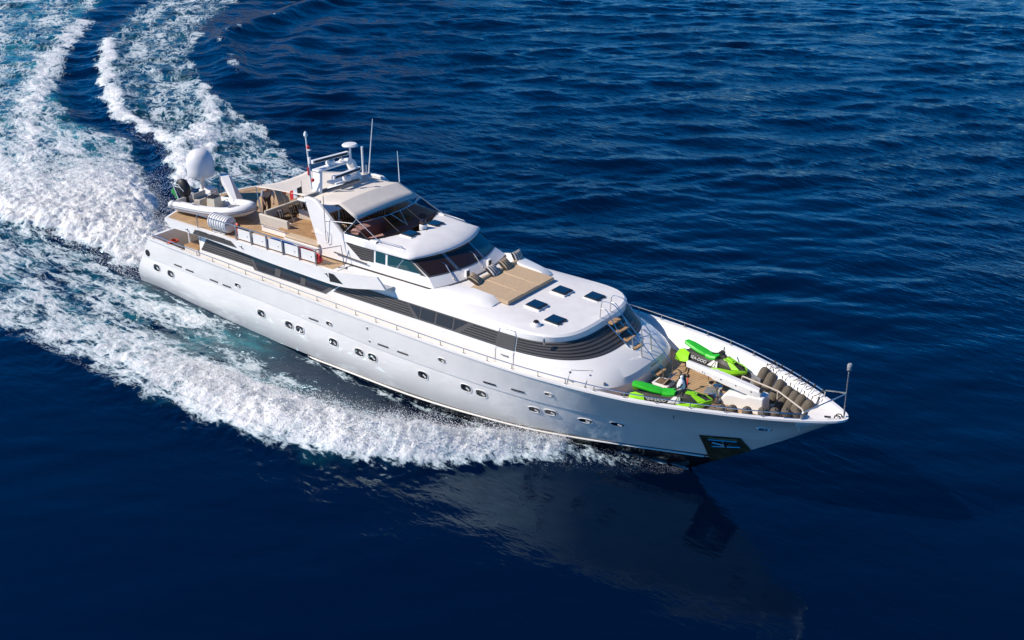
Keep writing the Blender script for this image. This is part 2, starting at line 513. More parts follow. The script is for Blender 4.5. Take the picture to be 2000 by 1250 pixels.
for x, z in ((23.35, 0.92), (24.0, 0.96)): porthole(x, z, 0.24, 0.15)
for x, z in ((25.3, 0.86), (26.5, 0.98)): porthole(x, z, 0.26, 0.13)
for x, z in ((7.45, 2.2), (13.25, 1.95), (19.4, 2.1), (24.2, 1.98)): porthole(x, z, 0.17, 0.1)
def slot(x, z, l=0.55):
    b = MB()
    pts = []
    for i in range(5):
        c, tx, tz = on_hull(x - l / 2 + l * i / 4, z, 0, 0)
        pts.append((c.x, -c.y - 0.006, c.z))
    b.tube(pts, 0.035, 0, 6)
    mk('vent_slot', b, BRONZE if x > 20 else BLACK, hull)
for x, z in ((3.1, 2.06), (3.98, 2.03), (5.75, 1.98), (6.65, 1.96), (12.3, 1.88), (16.3, 1.82), (17.35, 1.8), (21.6, 1.7), (22.85, 1.74)): slot(x, z)
# stern quarter opening and bow hawse ring
b = MB(); c, tx, tz = on_hull(0.72, 2.12, 0, 0)
b.lathe([(0.02, 0), (0.17, 0), (0.17, 0.03), (0.02, 0.03)], (c.x, -c.y - 0.02, c.z), 'Y', 16)
mk('fairlead', b, BLACK, hull)
b = MB(); c, tx, tz = on_hull(31.6, 1.95, 0, 0); nrm = tz.cross(tx); nrm = nrm if nrm.y > 0 else -nrm
rg = [[c + (tx * 0.24 * math.cos(a) * s + tz * 0.1 * math.sin(a) * s) + nrm * d for a in [2 * math.pi * i / 20 for i in range(20)]] for s, d in ((1.2, 0), (1.1, 0.03), (0.9, 0.03), (0.85, 0.0))]
rg = [[(p.x, -p.y, p.z) for p in r] for r in rg]
b.grid(rg, 0, cu=True); b.add(rg[3], [tuple(range(20))], 1)
mk('hawse_ring', b, [STEEL, BLACK], hull)
b = MB(); b.tube([(15.5, -hull_y(15.5, 2.45) - 0.01, 2.45), (15.5, -hull_y(15.5, 2.35) - 0.01, 2.35)], 0.035); mk('gate_hinge', b, DSTEEL, hull); b = MB(); b.tube([(15.55, -hull_y(15.5, 1.85) - 0.01, 1.85), (15.55, -hull_y(15.5, 1.78) - 0.01, 1.78)], 0.035)
mk('gate_hinge', b, DSTEEL, hull)

# anchor pocket plate
b = MB()
def hp(x, z, d=0.025):
    c, tx, tz = on_hull(x, z, 0, 0)
    n_ = tz.cross(tx); n_ = n_ if n_.y > 0 else -n_
    c = c + n_ * d
    return Vector((c.x, -max(c.y, 0.004), c.z))
NU, NV = 14, 14
top = [(29.35, 1.12), (30.72, 1.22)]; bot = [(29.35, -0.62), (30.9, 0.42)]
rows = []
for j in range(NV + 1):
    v = j / NV
    rows.append([hp(*(Vector((*top[0], 0)).lerp(Vector((*top[1], 0)), i / NU).lerp(Vector((*bot[0], 0)).lerp(Vector((*bot[1], 0)), i / NU), v))[:2]) for i in range(NU + 1)])
b.grid(rows, 0)
pk = mk('anchor_pocket', b, PLATE, hull)
b = MB()
fr = [hp(29.62, 0.92, 0.05), hp(30.55, 0.98, 0.05), hp(30.6, 0.62, 0.05), hp(29.62, 0.48, 0.05)]
b.tube(fr, 0.035, 0, 6, closed=True)
b.add([f - Vector((0, 0.012, 0)) * -1 for f in fr], [(0, 1, 2, 3)], 1)
m1 = (fr[0] + fr[1]) / 2; m2 = (fr[2] + fr[3]) / 2
b.tube([m1, m2], 0.045, 0, 6)
b.tube([m2 + Vector((0, -0.02, 0.05)), fr[3].lerp(fr[0], 0.75) + Vector((0.12, -0.02, 0))], 0.04, 0, 6)
b.tube([m2 + Vector((0, -0.02, 0.05)), fr[2].lerp(fr[1], 0.75) + Vector((-0.12, -0.02, 0))], 0.04, 0, 6)
mk('anchor', b, [STEEL, BLACK], hull)
# spray rail along the boot top forward
b = MB()
for sg in (-1,):
    rows = []
    for i in range(60):
        x = 8 + (29.2 - 8) * i / 59
        z = -0.3 + 0.02 * math.sin(x)
        y = hull_y(x, z)
        rows.append([(x, sg * (y - 0.01), z + 0.05), (x, sg * (y + 0.06), z + 0.02), (x, sg * (y + 0.06), z - 0.01), (x, sg * (y - 0.01), z - 0.05)])
    b.grid(rows)
mk('spray_rail', b, WHITE, hull)

# ------------------------------------------------------------------ main deckhouse
def outline(w, xa, xs_, xf, n=3.2, k=26, kk=10):
    """half outline, aft to centre front, positive y"""
    out = [Vector((xa + (xs_ - xa) * i / kk, w, 0)) for i in range(kk)]
    for i in range(k + 1):
        a = math.pi / 2 * i / k
        out.append(Vector((xs_ + (xf - xs_) * math.sin(a) ** (2 / n), w * max(math.cos(a), 0) ** (2 / n), 0)))
    return out
def full(o, z):
    st = [Vector((p.x, -p.y, z)) for p in o]
    return st + [Vector((p.x, p.y, z)) for p in o[::-1][1:]]
XA = 4.3
R0 = full(outline(3.12, XA, 22.3, 26.62, 3.4), 1.98)
R0b = full(outline(3.12, XA, 22.3, 26.6, 3.4), 2.4)
R0c = full(outline(3.10, XA, 22.0, 26.48, 3.3), 2.62)
R1 = full(outline(3.09, XA, 21.8, 26.0, 3.0), 2.95)
R2 = full(outline(3.06, XA, 21.0, 25.36, 3.0), 3.12)
R3 = full(outline(2.92, XA, 21.3, 24.52, 3.3), 3.66)
R4a = full(outline(2.86, XA, 21.6, 24.47, 3.6), 3.88)
R4 = full(outline(2.80, XA, 21.7, 24.36, 3.6), 3.95)
d = MB()
d.grid([R0, R0b, R0c, R1, R2])
def bulge(r, k): return r
d.grid([R3, R4a, R4])
d.grid([R2, R3])
d.add([R0[0], R0[-1], R4[-1], R4[0]], [(0, 1, 2, 3)])
house = mk('deckhouse', d, WHITE, yacht, ang=24)

# dark band around the house, 12 mm proud
def band_strip(i0, i1, f0=0.0, f1=1.0, off=0.02, nrow=2):
    rows = []
    for j in range(nrow):
        f = f0 + (f1 - f0) * j / (nrow - 1)
        row = []
        for i in range(i0, i1 + 1):
            p = R2[i].lerp(R3[i], f)
            a = R2[max(i - 1, 0)]; c = R2[min(i + 1, len(R2) - 1)]
            t = (c - a).normalized(); nrm = Vector((t.y, -t.x, 0.35)).normalized()
            row.append(p + nrm * off)
        rows.append(row)
    return rows
def side_pt(x, f, off=0.02):
    """point on the starboard band at station x (aft of the nose), height fraction f"""
    def at(Rw):
        for i in range(len(Rw) - 1):
            if Rw[i].x <= x <= Rw[i + 1].x:
                t = (x - Rw[i].x) / (Rw[i + 1].x - Rw[i].x)
                return Rw[i].lerp(Rw[i + 1], t)
        return Rw[0]
    p = at(R2).lerp(at(R3), f)
    p = Vector((x, p.y, p.z))
    return p + Vector((0, -off, 0.35 * off))
def panel(x0b, x1b, x0t, x1t, f0=0.0, f1=1.0, off=0.02, n=12):
    return [[side_pt(x0b + (x1b - x0b) * i / n, f0, off) for i in range(n + 1)], [side_pt(x0t + (x1t - x0t) * i / n, f1, off) for i in range(n + 1)]]
def mirrored(rows): return [[Vector((p.x, -p.y, p.z)) for p in r] for r in rows]
lv = [('louvre', (4.42, 8.05, 4.75, 7.4, -0.16), LOUV), ('louvre', (12.95, 17.45, 13.6, 16.9), LOUV), ('louvre', (19.75, 21.55, 20.45, 21.55), LOUV)]
for nm, q, m_ in lv:
    b = MB(); b.grid(panel(*q)); b.grid(mirrored(panel(*q))); two_sides(mk(nm, b, m_, house))
# louvre that wraps the nose
b = MB(); b.grid(panel(22.45, 23.0, 22.45, 23.0))
i0 = next(i for i, p in enumerate(R2) if p.x > 23.0)
rr = band_strip(i0, len(R2) - 1 - i0, 0, 1, 0.02, 2)
st = panel(22.45, 23.0, 22.45, 23.0)
rr = [st[0] + rr[0] + mirrored(st)[0][::-1], st[1] + rr[1] + mirrored(st)[1][::-1]]
b = MB(); b.grid(rr); mk('louvre', b, LOUV, house)
# big saloon window (starboard and port), mullions
for sg in (0, 1):
    b = MB(); q = panel(8.05, 12.5, 7.4, 13.6, -0.36, 1, 0.012)
    f = panel(8.32, 12.3, 7.62, 13.3, -0.28, 0.98, 0.022)
    b.grid(mirrored(q) if sg else q, 0)
    b.grid(mirrored(f) if sg else f, 1)
    for x0, x1 in ((9.4, 9.75), (11.0, 11.3)):
        g = panel(x0, x1, x0, x1, -0.27, 0.97, 0.032); b.grid(mirrored(g) if sg else g, 0)
    mk('saloon_window', b, [LOUVP, BRONZE], house)
    b = MB(); q = panel(17.45, 19.75, 16.9, 20.45, 0, 1, 0.012)
    b.grid(mirrored(q) if sg else q, 0)
    for x0b, x1b, x0t, x1t in ((17.66, 17.7, 17.12, 17.7), (17.76, 18.48, 17.76, 18.48), (18.58, 19.38, 18.58, 19.38), (19.46, 19.5, 19.46, 20.1)):
        g = panel(x0b, x1b, x0t, x1t, 0.12, 0.92, 0.022, 3); b.grid(mirrored(g) if sg else g, 1)
    mk('side_window', b, [LOUVP, BRONZE], house)
# side doors
b = MB(); b.grid(panel(21.55, 22.4, 21.55, 22.4, -0.02, 1.02, 0.03, 3)); mk('door_panel', b, LOUVP, house)
b = MB()
yd = -3.115
b.tube([(21.55, yd, 2.2), (21.55, yd + 0.01, 3.1)], 0.008, 0, 5); mk('door_seam', b, DSTEEL, house); b = MB(); b.tube([(22.4, yd, 2.2), (22.4, yd + 0.02, 3.1)], 0.012, 0, 5); mk('door_seam', b, DSTEEL, house); b = MB()
b.tube([(21.6, -2.93, 3.68), (21.62, -2.89, 3.86), (22.3, -2.89, 3.88), (22.4, -2.92, 3.68)], 0.012, 0, 5)
mk('door_trim', b, DSTEEL, house)
b = MB(); b.box((22.0, yd - 0.02, 2.87), (0.3, 0.03, 0.05)); mk('door_handle', b, DSTEEL, house)
def house_side(x, z):
    Rw = [R0, R0b, R0c, R1, R2]
    zz = [r[0].z for r in Rw]; yy = []
    for r in Rw:
        h = r[:len(r) // 2 + 1]
        yy.append(float(np.interp(x, [p.x for p in h], [p.y for p in h])))
    return float(np.interp(z, zz, yy))
b = MB()
rg = [(24.75, 2.3), (25.4, 2.3), (25.4, 2.92), (24.75, 2.92)]
pr = []
for (x0, z0), (x1, z1) in zip(rg, rg[1:] + rg[:1]):
    for k in range(4): pr.append(Vector((x0 + (x1 - x0) * k / 4, house_side(x0 + (x1 - x0) * k / 4, z0 + (z1 - z0) * k / 4) - 0.01, z0 + (z1 - z0) * k / 4)))
b.tube(pr, 0.011, 0, 5, closed=True)
for x, z in ((25.41, 2.42), (25.41, 2.78), (24.74, 2.84)): b.box((x, house_side(x, z) - 0.02, z), (0.04, 0.04, 0.1), 0)
b.box((24.86, house_side(24.86, 2.6) - 0.03, 2.6), (0.16, 0.03, 0.05), 0)
mk('locker_door', b, DSTEEL, house)
b = MB(); b.ball((23.62, -2.84, 3.8), (0.05, 0.04, 0.16)); mk('side_light', b, DSTEEL, house)
b = MB(); b.box((25.95, house_side(25.95, 2.55) - 0.02, 2.55), (0.05, 0.05, 0.14)); mk('shore_socket', b, DSTEEL, house)

# coachroof top
zR = pchip([11, 13, 17.7, 21.6, 23, 24.4], [4.2, 4.24, 4.26, 4.05, 3.99, 3.94])
c = MB()
rows = []
half = [p for p in R4[:len(R4) // 2 + 1] if p.x >= XA]
for f in (1.0, 0.985, 0.95, 0.85, 0.6, 0.3, 0.0):
    row = []
    for p in half:
        x = p.x if f > 0.9 else p.x
        zc = float(zR(x)) if x > 11 else 4.0
        e = 1 - f
        k = min(1.0, (1 - f) * 6)
        nose = min(1.0, max(0.0, (24.36 - p.x) / 0.5))
        z = 3.95 + (zc - 3.95) * (k if nose > 0 else k) * (0.25 + 0.75 * nose)
        row.append((p.x - (1 - f) * 0.02, p.y * f, z))
    rows.append(row)
c.grid(rows); c.grid([[(x, -y, z) for x, y, z in r] for r in rows])
roof = mk('coachroof', c, DECKW, yacht, ang=50)

# side coamings of the sunbathing recess
b = MB()
for sg in (-1, 1):
    rows = []
    for i in range(25):
        x = 13.2 + (20.62 - 13.2) * i / 24
        g = min(1.0, (20.7 - x) / 0.25) if i < 24 else 0.25
        yi = 2.42 if x < 17.9 else 2.42 - 0.9 * min(1.0, (x - 17.9) / 1.3)
        zr = float(zR(x))
        yo = 2.6 - 0.5 * max(0, (x - 18.0) / 2.6) ** 1.5
        h = (-0.05 if x < 17.6 else -0.05 + 0.27 * min(1, (x - 17.6) / 0.9)) * min(1, max(0.2, g))
        rows.append([(x, sg * yi, zr - 0.1), (x, sg * (yi + 0.02), zr + h - 0.03), (x, sg * (yi + 0.06), zr + h), (x, sg * (yi * 0.3 + yo * 0.7), zr + h * 0.95), (x, sg * (yo + 0.03), zr + h * 0.45 - 0.04), (x, sg * (2.79 if x < 18.6 else 2.79 + (yo + 0.17 - 2.79) * min(1, (x - 18.6) / 1.2)), 3.93)])
    x = 20.66
    rows.append([(x, sg * (1.55 + 0.1 * k), 3.95 - 0.02 * k) for k in range(6)])
    b.grid(rows)
two_sides(mk('coaming', b, WHITE, roof, ang=32))

def hatch(x, y, z, s=0.62, ry=0.06):
    b = MB()
    b.box((0, 0, 0.03), (s + 0.08, s + 0.08, 0.08), 0)
    b.box((0, 0, 0.085), (s, s, 0.05), 1)
    b.box((0, 0, 0.116), (s - 0.07, s - 0.07, 0.012), 2)
    for k in (-1, 1): b.box((s / 2 + 0.03, k * s * 0.28, 0.09), (0.05, 0.1, 0.05), 1)
    o = mk('roof_hatch', b, [WHITE, BLACK, GLASS_B], roof if z < 5 else None, bevel=0.012)
    o.matrix_local = Matrix.Translation((x, y, z)) @ Matrix.Rotation(ry, 4, 'Y')
    return o
GLASS_B = mat("blue_hatch_glass", (0.006, 0.03, 0.07), 0.06, spec=0.7)
for x, y in ((21.86, 0.9), (21.86, -0.86)): hatch(x, y, float(zR(x)) - 0.0)
for x, y in ((23.12, 1.36), (23.14, -1.42)): hatch(x, y, float(zR(x)) - 0.04)
b = MB(); b.lathe([(0.2, 0), (0.19, 0.12), (0.15, 0.16), (0.13, 0.2)], (22.8, -2.2, 3.92), 'Z', 18, 0); b.ball((22.8, -2.2, 4.12), (0.12, 0.12, 0.09), 1)
mk('deck_vent', b, [WHITE, BRONZE], roof)

# ------------------------------------------------------------------ boat deck (upper deck aft) and fascia wing
b = MB()
def bd_edge(y):   # aft edge curve
    return 1.45 + 0.85 * (abs(y) / 3.36) ** 2.2
ys_ = np.linspace(-3.36, 3.36, 21)
ztop = lambda x: 4.22
fasc_b = pchip([1.4, 2.2, 4.4, 7.2, 9.7, 13.2, 16.2], [3.85, 3.83, 3.86, 3.76, 3.66, 3.6, 4.08])
fasc_t = pchip([1.4, 2.2, 13.0, 15.7, 16.2], [4.21, 4.21, 4.21, 4.5, 4.1])
XF = 13.4
top_, bot_ = [], []
for i in range(25):
    t = i / 24
    top_.append([(bd_edge(y) + (XF - bd_edge(y)) * t, y, 4.21) for y in ys_])
    bot_.append([(bd_edge(y) + (XF - bd_edge(y)) * t, y, float(fasc_b(bd_edge(y) + (XF - bd_edge(y)) * t))) for y in ys_])
b.grid(top_); b.grid(bot_)
b.grid([top_[0], bot_[0]])
for k in (0, -1): b.grid([[r[k] for r in top_], [r[k] for r in bot_]])
bdeck = mk('boat_deck', b, WHITE, yacht, ang=40)
b = MB()
ys2 = np.linspace(-3.2, 3.2, 21)
b.grid([[(bd_edge(y) + 0.14 + (XF - 0.4 - bd_edge(y)) * t, y, 4.216) for y in ys2] for t in np.linspace(0, 1, 8)])
mk('teak_decking', b, TEAK, bdeck)
# tapering wing of the fascia
b = MB()
for sg in (-1, 1):
    rows = []
    for i in range(15):
        x = 13.3 + (16.15 - 13.3) * i / 14
        f = i / 14
        yo = 3.36 - 0.06 * f
        zt = 4.21 + 0.32 * min(1, f / 0.86) if f < 0.87 else 4.53 - 0.43 * (f - 0.87) / 0.13
        zb = float(fasc_b(x))
        zt = max(zt, zb + 0.02)
        yi = 2.78
        rows.append([(x, sg * yi, zb - 0.02), (x, sg * yo, zb), (x, sg * yo, zt), (x, sg * (yo - 0.09), zt), (x, sg * (yo - 0.1), 4.2 - 0.1 * f), (x, sg * yi, 4.19 - 0.1 * f)])
    b.grid(rows)
    b.add(rows[-1], [(0, 1, 2, 3, 4, 5)])
wing = two_sides(mk('fascia_wing', b, WHITE, bdeck, ang=40))[0]
b = MB(); b.add([(13.05, -3.368, 4.1), (13.35, -3.368, 4.1), (13.85, -3.365, 3.78), (13.1, -3.37, 3.72)], [(0, 1, 2, 3)])
mk('wing_vent', b, BLACK, wing)
b = MB()
b.grid([[(4.5 + (6.95 - 4.5) * i / 8, -3.375, 4.12) for i in range(9)], [(4.3 + (7.35 - 4.3) * i / 8, -3.375, 3.88) for i in range(9)]])
b.box((5.0, -3.39, 4.13), (0.6, 0.03, 0.03)); b.box((6.1, -3.39, 4.13), (0.9, 0.03, 0.03))
mk('fascia_louvre', b, LOUV, bdeck)
for x in (2.35, 3.9, 7.6, 12.9):
    b = MB(); b.ball((x, -3.38, 4.02), (0.07, 0.03, 0.05)); b.tube([(x, -3.38, 4.0), (x + 0.12, -3.41, 3.98), (x + 0.12, -3.4, 3.92)], 0.018)
    mk('deck_light', b, DSTEEL, bdeck)
# pillars of the aft cockpit
for y in (-2.1, 2.1):
    b = MB(); b.tube([(2.3, y, 2.0), (2.3, y, 3.85)], 0.06, 0, 10); mk('pillar', b, WHITE, yacht)

# ------------------------------------------------------------------ wheelhouse
def wh_out(side, xc, xcorner, ycorner, z, xa=11.4, n=9):
    """outline: side aft -> corner -> front arc, starboard to port"""
    st = [Vector((xa + (xcorner - xa) * i / 12, side + (ycorner - side) * (i / 12) ** 3, 0)) for i in range(13)]
    out = [Vector((p.x, -p.y, z)) for p in st]
    for i in range(1, 2 * n):
        y = -ycorner + 2 * ycorner * i / (2 * n)
        out.append(Vector((xc - (xc - xcorner) * (y / ycorner) ** 2, y, z)))
    out += [Vector((p.x, p.y, z)) for p in st[::-1]]
    return out
W0 = wh_out(2.40, 18.42, 17.95, 2.38, 4.02)
W1 = wh_out(2.40, 18.38, 17.92, 2.37, 4.30)
W2 = wh_out(2.36, 18.0, 17.48, 2.17, 4.60)
W3 = wh_out(2.30, 17.12, 16.5, 2.2, 5.17)
b = MB(); b.grid([W0, W1, W2, W3])
wheel = mk('wheelhouse', b, WHITE, yacht, ang=25)
b = MB()
off = [Vector((p.x + (0.012 if abs(p.y) < 2.3 else 0), p.y * 1.006, p.z)) for p in W0]
b.grid([[Vector((p.x, p.y, 4.2)) for p in off], [Vector((p.x, p.y, 4.275)) for p in off]])
mk('base_strip', b, BLACK, wheel)  # narrow black strip around the foot of the wheelhouse walls
NS = 13
def wpt(i, f, o_=0.012):
    p = W2[i].lerp(W3[i], f)
    a = W2[max(i - 1, 0)]; c_ = W2[min(i + 1, len(W2) - 1)]
    t = (c_ - a).normalized(); nn = Vector((t.y, -t.x, 0.3)).normalized()
    return p + nn * o_
def wy(y, f, o_):
    """front arc point at lateral y (fraction f of height)"""
    yc = 2.17 + (2.2 - 2.17) * f
    xc = 18.0 + (17.12 - 18.0) * f; xk = 17.48 + (16.5 - 17.48) * f
    return Vector((xc - (xc - xk) * (y / yc) ** 2, y, 4.6 + 0.57 * f)) + Vector((0.5, 0, 0.85)).normalized() * o_
b = MB(); b.grid([[wy(-2.17 + 4.34 * i / 24, f, 0.008) for i in range(25)] for f in (-0.02, 1.0)]); mk('windscreen_frame', b, LOUVP, wheel)
for (ya, yb) in ((-2.08, -0.92), (-0.72, 0.76), (0.96, 2.08)):
    b = MB(); b.grid([[wy(ya + (yb - ya) * i / 10, f, 0.018) for i in range(11)] for f in (0.05, 0.97)])
    mk('windscreen', b, [BRONZE if ya < 0.9 else TEAL], wheel)
for ym in (-0.82, 0.86):
    b = MB(); b.grid([[wy(ym + k * 0.07, f, 0.03) for k in (-1, 1)] for f in (0.0, 1.0)]); b.ball(wy(ym, 0.12, 0.03), 0.02); mk('mullion', b, DSTEEL, wheel)
def sidepane(quad, m_, nm, o_=0.02):
    for sg in (-1, 1):
        b = MB()
        vs = []
        for x, z in quad:
            f = (z - 4.6) / 0.57
            xs_a = np.linspace(11.4, 17.48, 13)
            y = 2.36 + (2.30 - 2.36) * f
            k = ((x - 11.4) / (17.48 + (16.5 - 17.48) * f - 11.4))
            y = y + ((2.17 + 0.03 * f) - y) * max(0, min(1, k)) ** 3
            vs.append((x, sg * (y + o_), z))
        b.add(vs, [tuple(range(len(vs)))])
        mk(nm, b, m_, wheel)
sidepane([(13.0, 5.19), (13.95, 4.58), (17.38, 4.6), (16.55, 5.17)], LOUVP, 'window_surround', 0.012)
sidepane([(13.15, 5.16), (13.98, 4.62), (14.66, 4.62), (14.66, 5.16)], LOUV, 'louvre', 0.022)
sidepane([(14.78, 4.66), (15.28, 4.66), (15.28, 5.13), (14.78, 5.13)], TEAL, 'side_window', 0.022)
sidepane([(15.42, 4.66), (15.86, 4.66), (16.24, 5.13), (15.42, 5.13)], TEAL, 'side_window', 0.022)
sidepane([(15.92, 4.66), (17.12, 4.66), (16.5, 5.13), (16.3, 5.13)], TEAL, 'side_window', 0.022)
# wipers and deck loudspeakers on the sill
for y, lean in ((-1.35, 0.12), (0.3, 0.12)):
    b = MB(); p0 = wy(y, -0.35, 0.05); p1 = wy(y + 0.18, 0.35, 0.06)
    b.tube([p0, p1], 0.022, 0, 6); b.ball(p0, 0.05); b.tube([p1 + Vector((-0.1, -0.12, 0.12)), p1, p1 + Vector((0.1, 0.14, -0.14))], 0.015, 0, 6)
    mk('wiper', b, DSTEEL, wheel)
for y in (-0.75, 0.7):
    b = MB(); b.box((18.33, y, 4.52), (0.12, 0.22, 0.3), 0); b.box((18.4, y, 4.52), (0.02, 0.17, 0.24), 1)
    mk('loudspeaker', b, [WHITE, BLACK], wheel, bevel=0.03)


# wheelhouse roof
def roof_row(s, z, cut):
    side, xc, xk, yk = 2.34, 17.28, 16.62, 2.3
    pts = []
    base = wh_out(side, xc, xk, yk, 0, xa=14.2)
    for p in base:
        x = 15.6 + (p.x - 15.6) * s; y = p.y * s
        x = max(x, 14.2 + 0.5 * (1 - (y / 2.34) ** 2))
        lift = max(0.0, 5.47 - z) * min(1, max(0, (16.3 - x) / 1.9)) * 0.85 if s < 0.99 else 0.0
        pts.append(Vector((x, y, z + lift)))
    return pts
b = MB()
b.grid([roof_row(0.97, 5.15, 0), roof_row(1.0, 5.17, 0), roof_row(1.005, 5.21, 0), roof_row(0.985, 5.26, 0), roof_row(0.95, 5.31, 0), roof_row(0.86, 5.38, 0), roof_row(0.7, 5.46, 0), roof_row(0.4, 5.54, 0), roof_row(0.02, 5.57, 0)])
whroof = mk('wheelhouse_roof', b, DECKW, yacht, ang=60)
for x, y in ((15.37, -0.79), (15.37, 0.79)):
    o = hatch(x, y, 5.505, 0.56, 0.02); o.parent = whroof
b = MB(); b.lathe([(0.17, 0), (0.17, 0.2), (0.15, 0.22)], (15.35, 0.05, 5.52), 'Z', 16, 0); b.ball((15.32, 0.05, 5.82), (0.12, 0.12, 0.12), 1); b.lathe([(0.11, -0.1), (0.13, 0.08), (0.02, 0.09)], (15.32, 0.05, 5.84), 'X', 14, 1)
mk('searchlight', b, [WHITE, BRONZE], whroof)
for sg in (-1, 1):
    b = MB(); b.tube([(14.5, sg * 2.12, 5.49), (14.55, sg * 2.12, 5.54), (16.0, sg * 2.0, 5.5), (16.05, sg * 2.0, 5.44)], 0.02, 0, 6)
    mk('grab_rail', b, STEEL, whroof)

# flybridge coaming, floor, inside
b = MB()
for sg in (-1, 1):
    rows = []
    for i in range(16):
        x = 11.3 + (14.75 - 11.3) * i / 15
        rows.append([(x, sg * 2.315, 5.15), (x, sg * 2.27, 5.4), (x, sg * 2.2, 5.49), (x, sg * 2.1, 5.5), (x, sg * 2.08, 4.7)])
    b.grid(rows)
cb_ = b
b = MB(); b.box((11.5, 0, 4.7), (5.6, 4.2, 0.06)); fly = mk('flybridge_floor', b, TEAKP, yacht)
two_sides(mk('flybridge_coaming', cb_, WHITE, fly, ang=50))
b = MB(); b.box((11.35, 0, 4.46), (0.1, 4.7, 0.5)); mk('fly_bulkhead', b, WHITE, fly)
# dash following the screen
b = MB()
rows = []
def cow(y): return 14.2 + 0.5 * (1 - (y / 2.34) ** 2)
for dx, z in ((0.08, 5.5), (-0.02, 5.5), (-0.42, 5.2), (-0.45, 5.14), (-0.95, 5.12), (-1.0, 4.7)):
    rows.append([(cow(y) + dx, y, z) for y in np.linspace(-2.08, 2.08, 21)])
b.grid(rows); mk('dash_cowl', b, MAUVE, fly, ang=30)
b = MB(); b.prism([(12.6, -1.8, 4.7), (13.35, -1.8, 4.7), (13.3, -1.8, 5.45), (12.95, -1.8, 5.55), (12.6, -1.8, 5.2)], (0, 1.7, 0)); mk('helm_console', b, MAUVE, fly, bevel=0.03)
# fly screen
b = MB()
def fsb(y): return Vector((14.36 + 0.42 * (1 - (y / 2.2) ** 2), y * 1.02, 5.5))
def fst(y): return Vector((13.4 + 0.45 * (1 - (y / 2.2) ** 2), y * 0.965, 5.98))
yy = np.linspace(-2.2, 2.2, 25)
b.grid([[fsb(y) for y in yy], [fst(y) for y in yy]])
for sg in (-1, 1):
    b.add([fsb(2.2 * sg), fst(2.2 * sg), Vector((12.55, sg * 2.26, 5.76)), Vector((12.95, sg * 2.26, 5.5))], [(0, 1, 2, 3)])
scr = mk('fly_screen', b, SMOKE, yacht)
b = MB(); b.tube([fst(y) for y in yy], 0.022, 0, 6)
for sg in (-1, 1):
    b.tube([fst(2.2 * sg), Vector((11.9, sg * 2.3, 5.85))], 0.018, 0, 6)
    b.tube([fst(2.2 * sg), fsb(2.2 * sg)], 0.02, 1, 6)
    b.tube([fst(0.75 * sg), fsb(0.75 * sg)], 0.02, 1, 6)
    b.tube([(13.3, sg * 1.95, 6.2), (14.9, sg * 2.1, 5.46)], 0.016, 0, 6)
for y in (-1.6, -0.9, 0.0, 0.9, 1.6): b.box(fsb(y) + Vector((0.03, 0, 0.02)), (0.06, 0.05, 0.05), 1)
b.tube([fst(-0.3), (14.2, 0.3, 5.35)], 0.016, 0, 6); b.tube([fst(0.3), (14.2, 0.3, 5.35)], 0.016, 0, 6)
mk('screen_frame', b, [STEEL, BLACK], scr)

# ------------------------------------------------------------------ radar arch, mast, awnings
b = MB()
for sg in (-1, 1):
    t_ = [(10.55, sg * 2.15, 6.6), (11.22, sg * 2.15, 6.6), (12.95, sg * 2.34, 5.45), (13.2, sg * 2.36, 4.55), (11.72, sg * 2.38, 4.2), (11.55, sg * 2.37, 4.4)]
    b.prism(t_, (0, -sg * 0.2, 0))
b.prism([(10.15, -2.2, 6.34), (10.75, -2.2, 6.34), (10.72, -2.2, 6.46), (10.2, -2.2, 6.46)], (0, 4.4, 0))
arch = mk('radar_arch', b, WHITE, yacht, ang=40, bevel=0.05)
b = MB()
b.prism([(10.2, -1.35, 6.42), (10.72, -1.35, 6.42), (10.45, -1.0, 7.35), (10.05, -1.0, 7.38)], (0, 0.16, 0.0))
b.prism([(10.2, 1.2, 6.42), (10.72, 1.2, 6.42), (10.5, 0.92, 7.45), (10.0, 0.92, 7.45)], (0, 0.18, 0.0))
b.box((10.25, -0.02, 7.4), (0.42, 2.1, 0.09))
b.box((10.7, 0.2, 6.82), (0.6, 1.6, 0.1)); b.prism([(10.9, -1.1, 6.72), (11.5, -0.75, 6.95), (11.55, -0.7, 6.99), (10.9, -1.0, 6.8)], (0, 0.1, 0.0))
mk('mast_frame', b, WHITE, arch, bevel=0.03)
def radar(c, l, ang):
    b = MB()
    b.lathe([(0.2, 0), (0.22, 0.08), (0.18, 0.22), (0.1, 0.26)], (c[0], c[1], c[2]), 'Z', 16, 0)
    b.box((c[0], c[1], c[2] + 0.33), (0.16, l, 0.15), 0, rz=ang)
    b.box((c[0] + 0.085 * math.cos(ang), c[1] + 0.085 * math.sin(ang), c[2] + 0.33), (0.02, l * 0.92, 0.1), 1, rz=ang)
    mk('radar_scanner', b, [WHITE, BLACK], arch, bevel=0.02)
radar((10.2, -0.1, 7.44), 2.0, -0.1)
radar((11.0, 0.05, 6.85), 1.75, 0.05)
b = MB(); b.tube([(10.35, 1.0, 7.4), (10.35, 1.0, 8.05)], 0.05, 0, 10); b.lathe([(0.06, -0.06), (0.34, 0.02), (0.36, 0.06), (0.3, 0.12), (0.05, 0.15)], (10.35, 1.0, 8.05), 'Z', 24)
mk('disc_antenna', b, WHITE, arch)
b = MB(); b.tube([(10.15, 0.5, 7.45), (10.3, 0.5, 7.6), (10.65, 0.45, 7.6)], [0.05, 0.05, 0.05], 0, 8); b.lathe([(0.05, 0), (0.06, 0.15), (0.17, 0.25), (0.17, 0.26)], (10.6, 0.45, 7.6), 'X', 14)
mk('horn', b, WHITE, arch)
